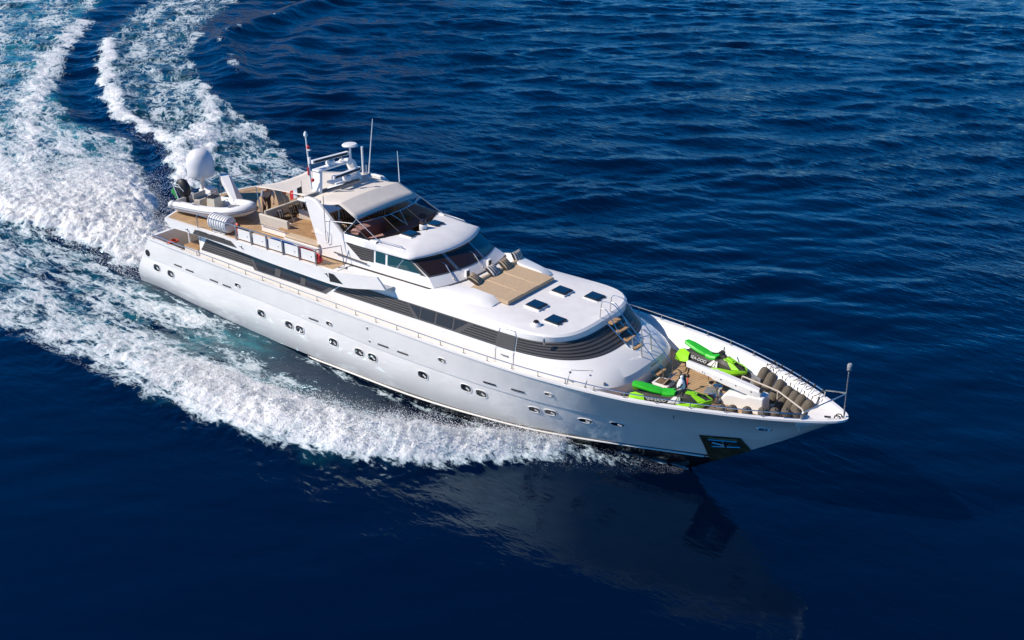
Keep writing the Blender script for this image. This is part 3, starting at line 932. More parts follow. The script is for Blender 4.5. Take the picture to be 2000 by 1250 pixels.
for nm, pts, r in (('whip_antenna', [(10.5, 1.95, 6.6), (10.85, 2.0, 9.15)], [0.035, 0.015]), ('whip_antenna', [(12.37, 1.95, 6.35), (12.3, 1.95, 7.95)], [0.03, 0.012]), ('stub_antenna', [(10.3, 1.8, 6.6), (10.3, 1.8, 7.85)], [0.05, 0.05]), ('whip_antenna', [(10.4, 1.9, 6.6), (10.4, 1.9, 7.0)], [0.035, 0.03])):
    b = MB(); b.tube(pts, r, 0, 8); mk(nm, b, WHITE, arch)
b = MB(); b.tube([(10.35, -1.45, 6.7), (10.22, -1.45, 9.0)], [0.045, 0.03], 0, 8); b.lathe([(0.03, 0), (0.09, 0.05), (0.08, 0.16), (0.02, 0.24)], (10.22, -1.45, 8.98), 'Z', 12)
b.ball((10.32, -1.45, 8.55), 0.08, 1); b.ball((10.4, -1.4, 7.1), 0.08, 1); b.box((10.34, -1.45, 7.98), (0.1, 0.1, 0.26), 0)
b.box((10.36, -1.45, 8.44), (0.16, 0.1, 0.04), 0); b.box((10.28, -1.5, 7.5), (0.06, 0.06, 0.35), 1)
mast = mk('light_mast', b, [WHITE, RED], arch)
b = MB()
b.tube([(12.05, -2.42, 7.0), (12.05, -2.42, 5.0)], 0.016, 0, 6); b.tube(roundpath([(12.05, -2.4, 5.45), (12.2, -2.44, 5.4), (12.2, -2.44, 4.95), (12.05, -2.42, 4.9)], 0.05), 0.014, 0, 6)
mk('boat_hook_pole', b, DSTEEL, arch)

# bimini over the flybridge
b = MB()
rows = []
prof = [(10.72, 6.44, 2.1), (11.3, 6.49, 2.05), (11.9, 6.53, 1.95), (12.4, 6.55, 1.9), (12.75, 6.42, 1.92), (13.1, 6.28, 1.95), (13.45, 6.13, 1.98)]
for x, z, w in prof:
    rows.append([(x + (0.12 * (1 - f * f) if x > 13.2 else 0.0) , w * f, z + 0.1 * (1 - f * f) - (0.1 * max(0, abs(f) - 0.85) / 0.15 if 10.9 < x < 12.2 else 0)) for f in np.linspace(-1, 1, 21)])
b.grid(rows)
bim = mk('bimini', b, CREAM, yacht, ang=15)
sm = bim.modifiers.new("solid", 'SOLIDIFY'); sm.thickness = 0.015; sm.offset = 0
b = MB()
for x, z, w in (prof[0], prof[3], prof[-1]):
    b.tube([(x + (0.12 * (1 - f * f) if x > 13.2 else 0.0), w * f, z + 0.08 * (1 - f * f) - 0.03) for f in np.linspace(-1, 1, 13)], 0.018, 0, 6)
for sg in (-1, 1):
    b.tube([(12.3, sg * 1.8, 6.44), (12.6, sg * 2.15, 5.5)], 0.018, 0, 6); b.tube([(13.45, sg * 1.97, 6.12), (12.9, sg * 2.15, 5.5)], 0.016, 0, 6)
mk('bimini_frame', b, STEEL, bim)
# aft sun sail
b = MB()
A, D, B_, C_ = Vector((6.95, -1.65, 6.2)), Vector((7.0, 1.5, 6.2)), Vector((10.65, -2.15, 6.62)), Vector((10.55, 2.15, 6.62))
rows = []
for i in range(15):
    u = i / 14
    row = []
    for j in range(15):
        v = j / 14
        p = A.lerp(D, v).lerp(B_.lerp(C_, v), u)
        ins = 4 * u * (1 - u) * 0.08 * (1 - 2 * v)
        p.y += ins; p.x += 4 * v * (1 - v) * 0.3 * (1 - u)
        p.z -= 0.18 * 16 * u * (1 - u) * v * (1 - v) * 0.8
        row.append(p)
    rows.append(row)
b.grid(rows)
sail = mk('aft_awning', b, CREAM, yacht)
sm = sail.modifiers.new("solid", 'SOLIDIFY'); sm.thickness = 0.012
for q in ([(7.35, -1.75, 4.22), A], [(7.6, -1.8, 4.25), A], [(7.1, 1.6, 4.22), D], [A.lerp(B_, 0.5) + Vector((0, 0.1, -0.1)), (8.8, -1.0, 4.25)]):
    b = MB(); b.tube(q, 0.018, 0, 6); mk('awning_pole', b, DSTEEL, sail)

# ------------------------------------------------------------------ deck rails
def rail_pts(xa, xb, dz, off=0.06, n=80):
    return [Vector((x, float(yS(x)) - off, float(zS(x)) + dz)) for x in np.linspace(xa, xb, n)]
for sg, nm in ((-1, 's'), (1, 'p')):
    b = MB()
    P = [Vector((p.x, sg * p.y, p.z)) for p in rail_pts(1.25, 32.95, 0.25)]
    b.tube(P, 0.021, 0, 7)
    r = mk('side_rail', b, STEEL, yacht)
    x = 1.3
    while x < 33:
        y = sg * (float(yS(x)) - 0.06)
        b = MB(); b.tube([(x, y, float(zS(x)) + 0.03), (x, y, float(zS(x)) + 0.25)], 0.017, 0, 6)
        b.box((x, y, float(zS(x)) + 0.05), (0.1, 0.05, 0.03)); mk('stanchion', b, STEEL, r)
        x += 1.13
b = MB()
b.tube([(1.25, -3.5, 3.2), (0.9, -3.3, 3.2), (0.92, 0, 3.22), (0.9, 3.3, 3.2), (1.25, 3.5, 3.2)], 0.021, 0, 7)
for y in (-3.3, -2.2, -1.1, 0, 1.1, 2.2, 3.3): b.tube([(0.94, y, 2.97), (0.92, y, 3.2)], 0.017, 0, 6)
mk('stern_rail', b, STEEL, yacht)
b = MB()
for sg in (-1, 1):
    b.tube(roundpath([(32.95, sg * 1.02, 2.88), (32.95, sg * 1.02, 3.13), (34.02, sg * 0.04, 3.78)], 0.1), 0.028, 0, 8)
    b.tube([(32.95, sg * 1.02, 3.08), (32.3, sg * 1.4, 3.06)], 0.021, 0, 7)
mk('bow_pulpit', b, STEEL, yacht)
b = MB(); b.tube([(34.05, 0, 2.8), (34.0, 0, 4.72)], 0.03, 0, 10); b.lathe([(0.07, 0), (0.085, 0.05), (0.085, 0.16), (0.06, 0.2)], (34.0, 0, 4.7), 'Z', 14, 1); b.lathe([(0.09, 0), (0.09, 0.04)], (34.0, 0, 4.66), 'Z', 14, 0)
mk('jackstaff', b, [DSTEEL, mat('lamp_lens', (0.3, 0.3, 0.3), 0.2)], yacht)
b = MB()
for y in (0.0, 0.16): b.tube(roundpath([(33.75, y - 0.05, 2.76), (33.75, y - 0.05, 2.86), (33.9, y, 2.88), (33.95, y, 2.76)], 0.05), 0.022, 0, 6)
b.box((33.55, -0.16, 2.8), (0.22, 0.05, 0.05), 0, rz=0.4)
mk('bow_cleat', b, BLACK, yacht)

# boat deck rail with posts, rails and white weather panels
b = MB()
b.tube(roundpath([(4.62, -3.28, 4.22), (4.62, -3.28, 4.86), (7.2, -3.28, 4.88), (12.25, -3.24, 4.88), (12.3, -3.1, 4.86)], 0.08), 0.024, 0, 8)
b.tube([(12.3, -3.22, 4.9), (13.05, -2.55, 5.05), (13.35, -2.72, 4.25), (13.2, -2.95, 4.22)], 0.022, 0, 7)
b.tube([(12.55, -2.48, 4.62), (14.4, -2.46, 4.52)], 0.03, 1, 6)
dr = mk('boat_deck_rail', b, [DSTEEL, BLACK], yacht)
for x in (7.25, 8.23, 9.23, 10.24, 11.24, 12.25):
    b = MB(); b.box((x, -3.27, 4.53), (0.055, 0.07, 0.68)); b.box((x, -3.3, 4.2), (0.09, 0.06, 0.1)); mk('rail_post', b, DSTEEL, dr, bevel=0.01)
for x in (7.25, 8.23, 9.23, 10.24, 11.24):
    b = MB(); b.box((x + 0.5, -3.22, 4.52), (0.88, 0.02, 0.46)); b.ball((x + 0.7, -3.235, 4.5), 0.022, 1); mk('weather_panel', b, [WHITE, BLACK], dr)
b = MB()
b.tube(roundpath([(1.6, 0.6, 5.0), (2.3, 2.6, 5.02), (2.6, 3.15, 5.0)], 0.1), 0.022, 0, 7)
b.tube([(1.6, 0.6, 4.72), (2.3, 2.6, 4.74)], 0.018, 0, 6)
for x, y in ((1.6, 0.6), (2.25, 2.45), (2.3, 2.6), (2.6, 3.15)): b.tube([(x, y, 4.2), (x, y, 5.02)], 0.022, 0, 6)
b.tube([(2.6, 3.15, 5.0), (12.5, 3.2, 4.95)], 0.022, 0, 7); b.tube([(2.6, 3.15, 4.7), (12.5, 3.2, 4.65)], 0.018, 0, 7)
for k in range(9): b.tube([(3.7 + 1.1 * k, 3.18, 4.2), (3.7 + 1.1 * k, 3.18, 4.98)], 0.02, 0, 6)
mk('port_deck_rail', b, DSTEEL, yacht).name = 'deck_rail'

# satellite dome on its post
b = MB()
b.lathe([(0.1, 5.32), (0.34, 5.36), (0.6, 5.42), (0.64, 5.5), (0.655, 5.75), (0.66, 6.05), (0.63, 6.25), (0.54, 6.47), (0.4, 6.62), (0.22, 6.71), (0.02, 6.735)], (1.55, -0.42, 0), 'Z', 36)
dome = mk('satellite_dome', b, mat("dome_white", (0.74, 0.73, 0.73), 0.4, var=0.03), yacht, ang=70)
b = MB(); b.lathe([(0.2, 4.2), (0.2, 4.7), (0.13, 4.75), (0.12, 5.2), (0.24, 5.36)], (1.55, -0.42, 0), 'Z', 18); b.box((1.9, -0.25, 4.52), (0.7, 0.6, 0.6), taper=0.7)
mk('dome_post', b, WHITE, dome, ang=50)

# tender crane: sloping white box beam on a wedge shaped post
b = MB()
b.prism([(2.45, 0.55, 4.22), (3.3, 0.2, 4.22), (2.75, 0.0, 5.42), (2.45, 0.1, 5.42)], (0.12, 0.32, 0))
crn = mk('tender_crane', b, WHITE, yacht, bevel=0.03)
b = MB()
a0, a1 = Vector((2.55, 0.12, 5.42)), Vector((4.55, -0.95, 4.78))
dirv = (a1 - a0).normalized(); sd = dirv.cross(Vector((0, 0, 1))).normalized(); upv = sd.cross(dirv)
rows = []
for f, w, h in ((0, 0.2, 0.16), (0.5, 0.16, 0.15), (1.0, 0.1, 0.1)):
    p = a0.lerp(a1, f); rows.append([p + sd * w + upv * h, p - sd * w + upv * h, p - sd * w - upv * h, p + sd * w - upv * h])
b.grid(rows, cu=True); b.add(rows[0], [(0, 1, 2, 3)]); b.add(rows[-1], [(3, 2, 1, 0)])
b.box(a1 + Vector((0.05, -0.02, -0.1)), (0.2, 0.2, 0.3)); b.tube([a1 + Vector((0.05, 0, -0.2)), a1 + Vector((0.05, 0, -0.75))], 0.012, 1, 5)
mk('crane_arm', b, [WHITE, BLACK], crn, bevel=0.02)

# aft cockpit fittings
b = MB(); b.box((4.25, 0, 2.92), (0.08, 6.0, 1.85)); b.box((3.2, 2.3, 2.5), (1.4, 0.6, 1.0))
mk('aft_bulkhead', b, WHITE, yacht)
b = MB(); b.box((2.9, -0.3, 2.3), (0.7, 1.6, 0.6)); mk('cockpit_locker', b, WHITE, yacht, bevel=0.02)
b = MB(); b.box((3.55, -2.6, 2.45), (1.0, 0.8, 0.9)); b.box((3.55, -2.6, 2.92), (1.05, 0.85, 0.06), 1)
mk('cockpit_bench', b, [WHITE, TEAKP], yacht, bevel=0.02)

# ------------------------------------------------------------------ companion stairs from the coachroof to the foredeck
b = MB()
T0, T1 = Vector((24.45, 0.25, 3.95)), Vector((26.95, 0.35, 2.05))
st = MB()
for sg in (-0.33, 0.33):
    st.tube([T0 + Vector((0.1, sg, -0.1)), T1 + Vector((0, sg, 0))], 0.028, 0, 7)
stairs = mk('companion_stairs', st, STEEL, yacht)
for k in range(7):
    f = (k + 0.55) / 7.3
    p = T0.lerp(T1, f)
    b = MB(); b.box((p.x + 0.08, p.y, p.z - 0.02), (0.26, 0.62, 0.045)); mk('stair_tread', b, TEAKP, stairs, bevel=0.01)
for sg in (-0.36, 0.36):
    b = MB()
    b.tube(roundpath([T0 + Vector((-0.15, sg, -0.05)), T0 + Vector((-0.1, sg, 0.72)), T0 + Vector((0.45, sg, 0.72)), T0.lerp(T1, 0.62) + Vector((0.1, sg, 0.78)), T0.lerp(T1, 0.66) + Vector((0.1, sg, 0.0))], 0.18, 6), 0.02, 0, 7)
    b.tube(roundpath([T0.lerp(T1, 0.55) + Vector((0, sg, 0)), T0.lerp(T1, 0.5) + Vector((0, sg, 0.62)), T0.lerp(T1, 0.62) + Vector((0.1, sg, 0.66)), T1 + Vector((0.12, sg, 0.5)), T1 + Vector((0.2, sg, 0.0))], 0.14, 6), 0.02, 0, 7)
    b.tube(roundpath([T0 + Vector((-0.12, sg, 0.4)), T0 + Vector((0.12, sg, 0.42)), T0.lerp(T1, 0.3) + Vector((0.0, sg, 0.1))], 0.15, 5), 0.016, 0, 6)
    mk('hand_rail', b, STEEL, stairs)

# foredeck hatch standing open
b = MB()
b.box((27.2, -0.12, 2.06), (0.66, 0.6, 0.12), 0); b.box((27.2, -0.12, 2.125), (0.5, 0.46, 0.02), 1)
fh = mk('foredeck_hatch', b, [WHITE, BROWNC], yacht, bevel=0.01)
b = MB(); M = Matrix.Translation((27.42, -0.1, 2.28)) @ Matrix.Rotation(-0.95, 4, 'Y')
for c_, d_, m_ in (((0, 0, 0), (0.52, 0.56, 0.04), 0), ((0, 0, 0.024), (0.42, 0.46, 0.012), 1)):
    k = MB(); k.box(c_, d_); b.add([M @ Vector(v) for v in k.v], k.f, m_)
mk('hatch_lid', b, [STEEL, GLASS_B], fh)

# foredeck crane
b = MB()
pf = [(29.6, 2.0), (29.6, 2.25), (29.72, 2.45), (30.0, 2.55), (30.5, 2.56), (30.6, 2.68), (31.2, 2.72), (31.25, 2.0)]
b.prism([(x, -0.2, z) for x, z in pf], (0, 0.62, 0))
cr2 = mk('foredeck_crane', b, WHITE, yacht, bevel=0.06)
b = MB()
a0, a1 = Vector((31.02, -0.02, 2.84)), Vector((27.95, 0.22, 3.0))
rows = []
for f, w, zt, zb in ((-0.01, 0.1, 0.1, -0.12), (0.02, 0.15, 0.11, -0.18), (0.12, 0.18, 0.13, -0.18), (0.4, 0.18, 0.15, -0.16), (0.62, 0.17, 0.16, -0.13), (0.63, 0.13, 0.12, -0.11), (0.99, 0.11, 0.1, -0.1), (1.0, 0.06, 0.06, -0.06)):
    p = a0.lerp(a1, f)
    rows.append([p + Vector((0, w, zt * 0.5)), p + Vector((0, w * 0.65, zt)), p + Vector((0, -w * 0.65, zt)), p + Vector((0, -w, zt * 0.5)), p + Vector((0, -w, zb)), p + Vector((0, w, zb))])
b.grid(rows, cu=True); b.add(rows[0], [tuple(range(6))]); b.add(rows[-1], [tuple(range(6))[::-1]])
for f in (0.1, 0.3, 0.5, 0.75): b.ball(a0.lerp(a1, f) + Vector((0, -0.19, 0.0)), 0.025, 1, 6, 4)
b.box(a0 + Vector((0.02, 0.0, 0.12)), (0.1, 0.22, 0.12), 1, rz=0.1)
mk('crane_boom', b, [WHITE, BLACK], cr2, ang=30)
b = MB(); b.tube([a1 + Vector((0.06, 0, -0.1)), a1 + Vector((0.1, -0.05, -0.45))], 0.012, 1, 5); b.ball(a1 + Vector((0.1, -0.05, -0.5)), 0.07, 1); b.tube(roundpath([a1 + Vector((0.1, -0.05, -0.5)), a1 + Vector((0.25, -0.35, -0.85)), a1 + Vector((0.1, -0.5, -0.98)), a1 + Vector((0.15, -0.2, -0.99))], 0.2, 5), 0.022, 0, 6)
mk('crane_hook', b, [RED, BLACK], cr2)

# windlass, cleats
wl = MB(); wl.box((29.35, -0.05, 2.06), (0.5, 0.7, 0.12), 0); wl.lathe([(0.2, 0), (0.2, 0.1), (0.12, 0.16), (0.1, 0.3), (0.18, 0.36), (0.17, 0.42), (0.02, 0.44)], (29.3, 0.12, 2.1), 'Z', 18, 0); wl.lathe([(0.16, -0.14), (0.2, -0.08), (0.1, -0.02), (0.1, 0.06), (0.2, 0.1), (0.16, 0.16)], (29.35, -0.32, 2.27), 'Y', 16, 0)
wl.tube([(29.5, 0.1, 2.25), (29.9, 0.12, 2.1), (30.6, 0.1, 2.05)], 0.04, 0, 6)
mk('windlass', wl, STEEL, yacht, ang=40)
b = MB()
for x, y in ((28.95, 0.45), (28.9, -0.62)):
    b.box((x, y, 2.03), (0.55, 0.5, 0.05), 0, rz=0.2)
mk('deck_locker_lid', b, GREY, yacht, bevel=0.01)
b = MB()
b.box((30.0, 1.62, 2.3), (0.85, 0.08, 0.55), 0, rz=-0.45)
mk('chock_panel', b, GREY, yacht, bevel=0.02)
# fender rack bars
b = MB()
b.tube(roundpath([(29.85, 0.98, 2.72), (31.38, 0.66, 2.74), (32.65, -0.08, 2.72), (32.75, -0.35, 2.6), (32.75, -0.5, 2.1)], 0.1), 0.03, 0, 8)
b.tube([(29.85, 0.98, 2.72), (29.7, 1.15, 2.0)], 0.03, 0, 8); b.tube([(31.38, 0.66, 2.74), (31.4, 0.66, 2.0)], 0.03, 0, 8)
b.box((31.3, 0.75, 2.05), (2.6, 0.1, 0.1), 1, rz=-0.42)
mk('fender_rack', b, [mat("rack_bar", (0.55, 0.48, 0.4), 0.4), WHITE], yacht)

# ------------------------------------------------------------------ loose things on board
# sun pad and scatter cushions
b = MB()
for k in range(3):
    b.box((20.05, -1.05 + 1.05 * k, float(zR(20)) + 0.08), (1.95, 1.035, 0.16), 0, ry=0.055)
o = mk('sun_pad', b, TAN, None, bevel=0.035); tag(o, 'wide beige sun pad in three sections on the white forward coachroof', 'sun pad'); o.matrix_world = MBOAT

for i, (ya, yb_) in enumerate(((-0.75, -0.1), (0.4, 0.8), (1.25, 1.8))):
    b = MB(); b.lathe([(0.02, ya), (0.11, ya + 0.02), (0.125, (ya + yb_) / 2), (0.11, yb_ - 0.02), (0.02, yb_)], (0, 0, 0), 'Y', 16)
    o = mk('bolster', b, TAN, None); place(o, ('tan bolster roll between the two starboard cushions of the sun pad', 'short tan bolster roll between the two middle cushions of the sun pad', 'tan bolster roll beside the upright port cushion of the sun pad')[i], 'bolster', (18.98, 0, float(zR(19)) + 0.13), 0, 0, 0, 'bolsters on the forward sun pad')
def cushion_mb(w=0.5, h=0.45, t=0.17):
    b = MB(); n = 12
    top, bot = [], []
    for i in range(n + 1):
        r1, r2 = [], []
        for j in range(n + 1):
            u, v = -1 + 2 * i / n, -1 + 2 * j / n
            k = (1 - abs(u) ** 2.6) * (1 - abs(v) ** 2.6)
            pin = 1 - 0.10 * (1 - abs(u) * abs(v)) * max(abs(u), abs(v)) ** 3
            r1.append((t * 0.5 * k ** 0.55, u * w / 2 * pin, v * h / 2 * pin)); r2.append((-t * 0.5 * k ** 0.55, u * w / 2 * pin, v * h / 2 * pin))
        top.append(r1); bot.append(r2)
    b.grid(top); b.grid(bot, flip=True)
    return b
for i, (x, y, m_, lean, rz, lab) in enumerate((
        (18.95, -0.98, STRIPB, -1.0, 0.35, 'tan and brown striped cushion nearest the starboard coaming of the sun pad'),
        (18.97, 0.16, STRIPA, -0.85, 0.1, 'brown and white striped cushion propped second from starboard on the sun pad'),
        (18.97, 1.02, STRIPB, -0.85, 0.15, 'golden striped cushion propped third from starboard on the sun pad'),
        (18.87, 2.0, STRIPA, -0.5, 0.0, 'brown and white striped cushion standing upright at the port end of the sun pad'))):
    o = mk('cushion', cushion_mb(0.66, 0.6, 0.24), m_, None, ang=80)
    place(o, lab, 'cushion', (x, y, float(zR(19)) + 0.27), rz, lean, 0, 'scatter cushions on the forward sun pad')

# jet skis
def loftsec(b, secs, m=0):
    """secs: list of (x, [(y,z)...]) half sections mirrored"""
    rows = []
    for x, pr in secs:
        rows.append([(x, -y, z) for y, z in pr] + [(x, y, z) for y, z in pr[::-1]])
    b.grid(rows, m); b.add(rows[0], [tuple(range(len(rows[0])))], m); b.add(rows[-1], [tuple(range(len(rows[-1])))[::-1]], m)
def text_mesh(s, size, M, name, m, parent, ext=0.004):
    cu = bpy.data.curves.new("t", 'FONT'); cu.body = s; cu.size = size; cu.extrude = ext; cu.align_x = 'CENTER'; cu.align_y = 'CENTER'
    cu.shear = 0.25
    to = bpy.data.objects.new("t", cu); COL.objects.link(to)
    dg = bpy.context.evaluated_depsgraph_get(); dg.update()
    me = bpy.data.meshes.new_from_object(to.evaluated_get(dg))
    bpy.data.objects.remove(to)
    me.transform(M); me.materials.clear(); me.materials.append(m)
    o = bpy.data.objects.new(name, me); COL.objects.link(o); o.parent = parent
    return o
LET = mat("letter_white", (0.8, 0.8, 0.78), 0.5)
LETG = mat("letter_dark_green", (0.01, 0.08, 0.02), 0.5)
def jet_ski(label, loc, rz):
    t = thing('jet_ski', label, 'jet ski', loc, rz, 'jet skis stowed on the foredeck')
    b = MB()
    H = [(-1.4, 0.50, 0.42), (-1.0, 0.55, 0.44), (-0.3, 0.57, 0.45), (0.4, 0.56, 0.48), (0.9, 0.45, 0.53), (1.2, 0.27, 0.58), (1.38, 0.1, 0.62), (1.43, 0.02, 0.62)]
    loftsec(b, [(x, [(0.0, 0.08 + max(0, x - 0.6) ** 2 * 0.5), (w * 0.62, 0.16 + max(0, x - 0.6) ** 2 * 0.45), (w * 0.97, z - 0.14), (w, z - 0.06), (w * 0.97, z), (w * 0.8, z + 0.03), (0, z + 0.03)]) for x, w, z in H])
    mk('hull', b, CHAR, t, ang=30)
    b = MB()   # tunnel body under the seat
    loftsec(b, [(x, [(0.0, 0.4), (w, 0.42), (w * 0.92, z * 0.75 + 0.1), (w * 0.62, z), (0, z + 0.01)]) for x, w, z in ((-1.28, 0.28, 0.62), (-0.9, 0.33, 0.72), (-0.2, 0.32, 0.68), (0.2, 0.3, 0.74), (0.42, 0.3, 0.86), (0.62, 0.34, 0.84), (0.95, 0.32, 0.74), (1.22, 0.18, 0.66), (1.36, 0.06, 0.62))])
    mk('body', b, CHAR, t, ang=30)
    b = MB()   # seat, kicked up at the tail
    loftsec(b, [(x, [(0.0, z - 0.14), (w * 0.9, z - 0.12), (w, z - 0.06), (w * 0.75, z), (0, z + 0.015)]) for x, w, z in ((-1.4, 0.08, 0.97), (-1.34, 0.15, 1.0), (-1.05, 0.22, 0.96), (-0.7, 0.24, 0.89), (-0.4, 0.22, 0.84), (-0.33, 0.2, 0.82))])
    mk('seat', b, SEATG, t, ang=40)
    b = MB()
    loftsec(b, [(x, [(0.0, z - 0.14), (w * 0.95, z - 0.18), (w, z - 0.07), (w * 0.75, z), (0, z + 0.015)]) for x, w, z in ((-0.32, 0.21, 0.83), (-0.1, 0.23, 0.82), (0.12, 0.2, 0.86), (0.16, 0.14, 0.86))])
    mk('front_seat', b, SEATG, t, ang=40)
    for sg in (-1, 1):
        b = MB()   # green bow bumper, long wedge running aft along the gunwale
        rows = []
        for x, yi, yo, z0, z1 in ((0.1, 0.47, 0.6, 0.36, 0.5), (0.35, 0.4, 0.63, 0.33, 0.56), (0.75, 0.33, 0.56, 0.36, 0.6), (1.0, 0.3, 0.44, 0.42, 0.63), (1.2, 0.2, 0.3, 0.48, 0.68), (1.4, 0.06, 0.12, 0.54, 0.68), (1.46, 0.0, 0.03, 0.56, 0.66)):
            rows.append([(x, sg * yi, z1 + 0.0), (x, sg * (yo - 0.03), z1), (x, sg * yo, (z0 + z1) / 2), (x, sg * (yo - 0.04), z0)])
        b.grid(rows); b.add(rows[0], [(0, 1, 2, 3)])
        mk('bow_bumper', b, LIME, t, ang=30)
        b = MB()
        b.prism([(0.98, sg * 0.3, 0.64), (1.22, sg * 0.2, 0.69), (0.92, sg * 0.1, 0.79), (0.72, sg * 0.16, 0.84), (0.7, sg * 0.2, 0.8)], (0, 0, 0.02)); mk('hood_edge', b, LIME, t, ang=30)
        b = MB()   # green rear quarter
        loft = [[(-1.45, sg * 0.26, 0.68), (-1.45, sg * 0.52, 0.56), (-1.44, sg * 0.56, 0.34)], [(-1.25, sg * 0.28, 0.76), (-1.2, sg * 0.5, 0.64), (-1.16, sg * 0.6, 0.36)], [(-0.95, sg * 0.32, 0.7), (-0.9, sg * 0.46, 0.6), (-0.8, sg * 0.585, 0.44)]]
        b.grid(loft); mk('rear_quarter', b, LIME, t, ang=30)
        b = MB(); b.prism([(-0.1, sg * 0.33, 0.5), (0.36, sg * 0.335, 0.52), (0.34, sg * 0.3, 0.76), (0.12, sg * 0.26, 0.74)], (0, sg * 0.02, 0)); mk('side_panel', b, WHITE, t)
        a = Matrix.Translation((-0.52, sg * 0.345, 0.58)) @ Matrix.Rotation(0 if sg < 0 else math.pi, 4, 'Z') @ Matrix.Rotation(R(78), 4, 'X')
        text_mesh("SEA-DOO", 0.17, a, 'lettering', LET, t)
        a = Matrix.Translation((0.62, sg * 0.585, 0.5)) @ Matrix.Rotation(R(-14) if sg < 0 else math.pi + R(14), 4, 'Z') @ Matrix.Rotation(R(62), 4, 'X')
        b = MB()
        for k, w in enumerate((0.05, 0.04, 0.0, 0.06, 0.06, 0.06, 0.05, 0.05, 0.03)):
            if w: b.box((-0.3 + 0.075 * k, 0, 0), (w, 0.06, 0.006))
        b.v = [tuple(a @ Vector(p)) for p in b.v]
        mk('registration_mark', b, LETG, t)
    b = MB(); b.prism([(0.5, -0.2, 0.87), (0.86, -0.17, 0.8), (0.92, 0, 0.8), (0.86, 0.17, 0.8), (0.5, 0.2, 0.87)], (0, 0, 0.03)); b.box((0.68, 0, 0.88), (0.3, 0.1, 0.03), 0, ry=0.2); mk('hood_cover', b, LIME, t, bevel=0.01)
    b = MB(); b.tube([(0.5, 0, 0.8), (0.3, 0, 1.0)], [0.12, 0.09], 0, 10); b.box((0.3, 0, 1.03), (0.16, 0.2, 0.1), 0); b.tube(roundpath([(0.12, -0.38, 1.07), (0.28, -0.14, 1.06), (0.28, 0.14, 1.06), (0.12, 0.38, 1.07)], 0.08), 0.025, 0, 8)
    b.tube([(0.3, -0.1, 1.05), (0.36, -0.12, 1.2)], 0.03, 0, 6)
    mk('handlebar', b, CHAR, t, ang=40)
    b = MB(); b.box((0, 0, 0.04), (1.6, 0.5, 0.12)); mk('cradle', b, DSTEEL, t)
    for x in (0.2,):
        b = MB(); b.tube([(x, -0.62, 0.05), (x - 0.05, -0.5, 0.5), (x + 0.08, -0.3, 0.84), (x + 0.1, 0.3, 0.84), (x - 0.05, 0.5, 0.5), (x, 0.62, 0.05)], 0.014, 0, 5); mk('lashing_strap', b, DROPE, t)
    return t
jet_ski('green and charcoal jet ski lying close behind the starboard bow rail', (28.42, -1.78, 2.02), R(22))
jet_ski('green and charcoal jet ski stowed beside the white crane boom on the port side', (28.35, 1.72, 2.02), R(-9))
# white cover standing on the handlebar of the starboard ski
b = MB(); b.lathe([(0.15, 0), (0.16, 0.12), (0.1, 0.3), (0.05, 0.36), (0.06, 0.45), (0.02, 0.5)], (0, 0, 0), 'Z', 12)
o = mk('life_vest', b, WHITEF, None); place(o, 'white life vest hung over the handlebar of the near jet ski', 'life vest', (28.7, -1.62, 2.98))
b = MB(); b.tube([(0, 0, 0), (-0.12, 0.04, 0.35)], 0.06, 0, 8); b.ball((-0.13, 0.04, 0.4), (0.09, 0.08, 0.1))
o = mk('dark_float', b, BLACK, None); place(o, 'small black float leaning on the white vest of the near jet ski', 'float', (28.86, -1.55, 3.0))

# fenders
def fender_mb(L=1.02, r=0.182):
    b = MB()
    b.lathe([(0.02, 0), (0.1, 0.02), (r * 0.9, 0.1), (r, 0.2), (r, L - 0.22), (r * 0.92, L - 0.1), (r * 0.6, L - 0.02), (0.04, L)], (0, 0, 0), 'Z', 20)
    return b
froot = None
ftops = [(30.32, 1.86), (30.66, 1.76), (31.14, 1.52), (31.58, 1.27), (31.92, 1.12), (32.24, 0.9), (32.63, 0.6)]
fbots = [(30.2, 1.36), (30.6, 1.12), (31.06, 0.82), (31.46, 0.54), (31.82, 0.36), (32.1, 0.22), (32.4, 0.02)]
words = ['aftmost', 'second from aft', 'third from aft', 'middle', 'third from the bow', 'second from the bow', 'foremost']
def lay(o, bx, by, bz, tx, ty, tz):
    v = Vector((tx - bx, ty - by, tz - bz)).normalized()
    q = v.to_track_quat('Z', 'Y').to_matrix().to_4x4()
    o.matrix_world = MBOAT @ Matrix.Translation((bx, by, bz)) @ q
    return o
for i in range(7):
    if froot is None:
        t = thing('fender', '', 'fender', group='brown fenders leaning along the port bulwark')
        mk('fender_body', fender_mb(), FENDER, t, ang=60)
        b = MB(); b.tube([(0, 0, 1.0), (0.03, 0, 1.08), (0.05, 0, 1.16)], 0.02, 0, 5)
        mk('lanyard', b, DROPE, t)
        froot = t
    else:
        t = dup(froot, (0, 0, 0))
    t['label'] = 'tall brown covered fender, %s of the row leaning on the port bulwark' % words[i]
    lay(t, fbots[i][0], fbots[i][1], 2.02, ftops[i][0] + 0.04, ftops[i][1] + 0.06, 2.86)
stops = [(30.34, -1.87), (30.68, -1.69), (31.13, -1.49), (31.6, -1.22), (31.95, -1.01), (32.27, -0.79), (32.58, -0.6)]
for i, (x, y) in enumerate(stops):
    t = dup(froot, (0, 0, 0))
    t['group'] = 'brown fenders leaning along the starboard bulwark'
    t['label'] = 'brown fender top, %s of the row behind the starboard bow rail' % words[i]
    yb = -max(hull_y(x - 0.1, 2.1) - 0.46, -0.1)
    lay(t, x - 0.1, yb, 2.02, x, min(y + 0.12, yb + 0.02), 2.8)
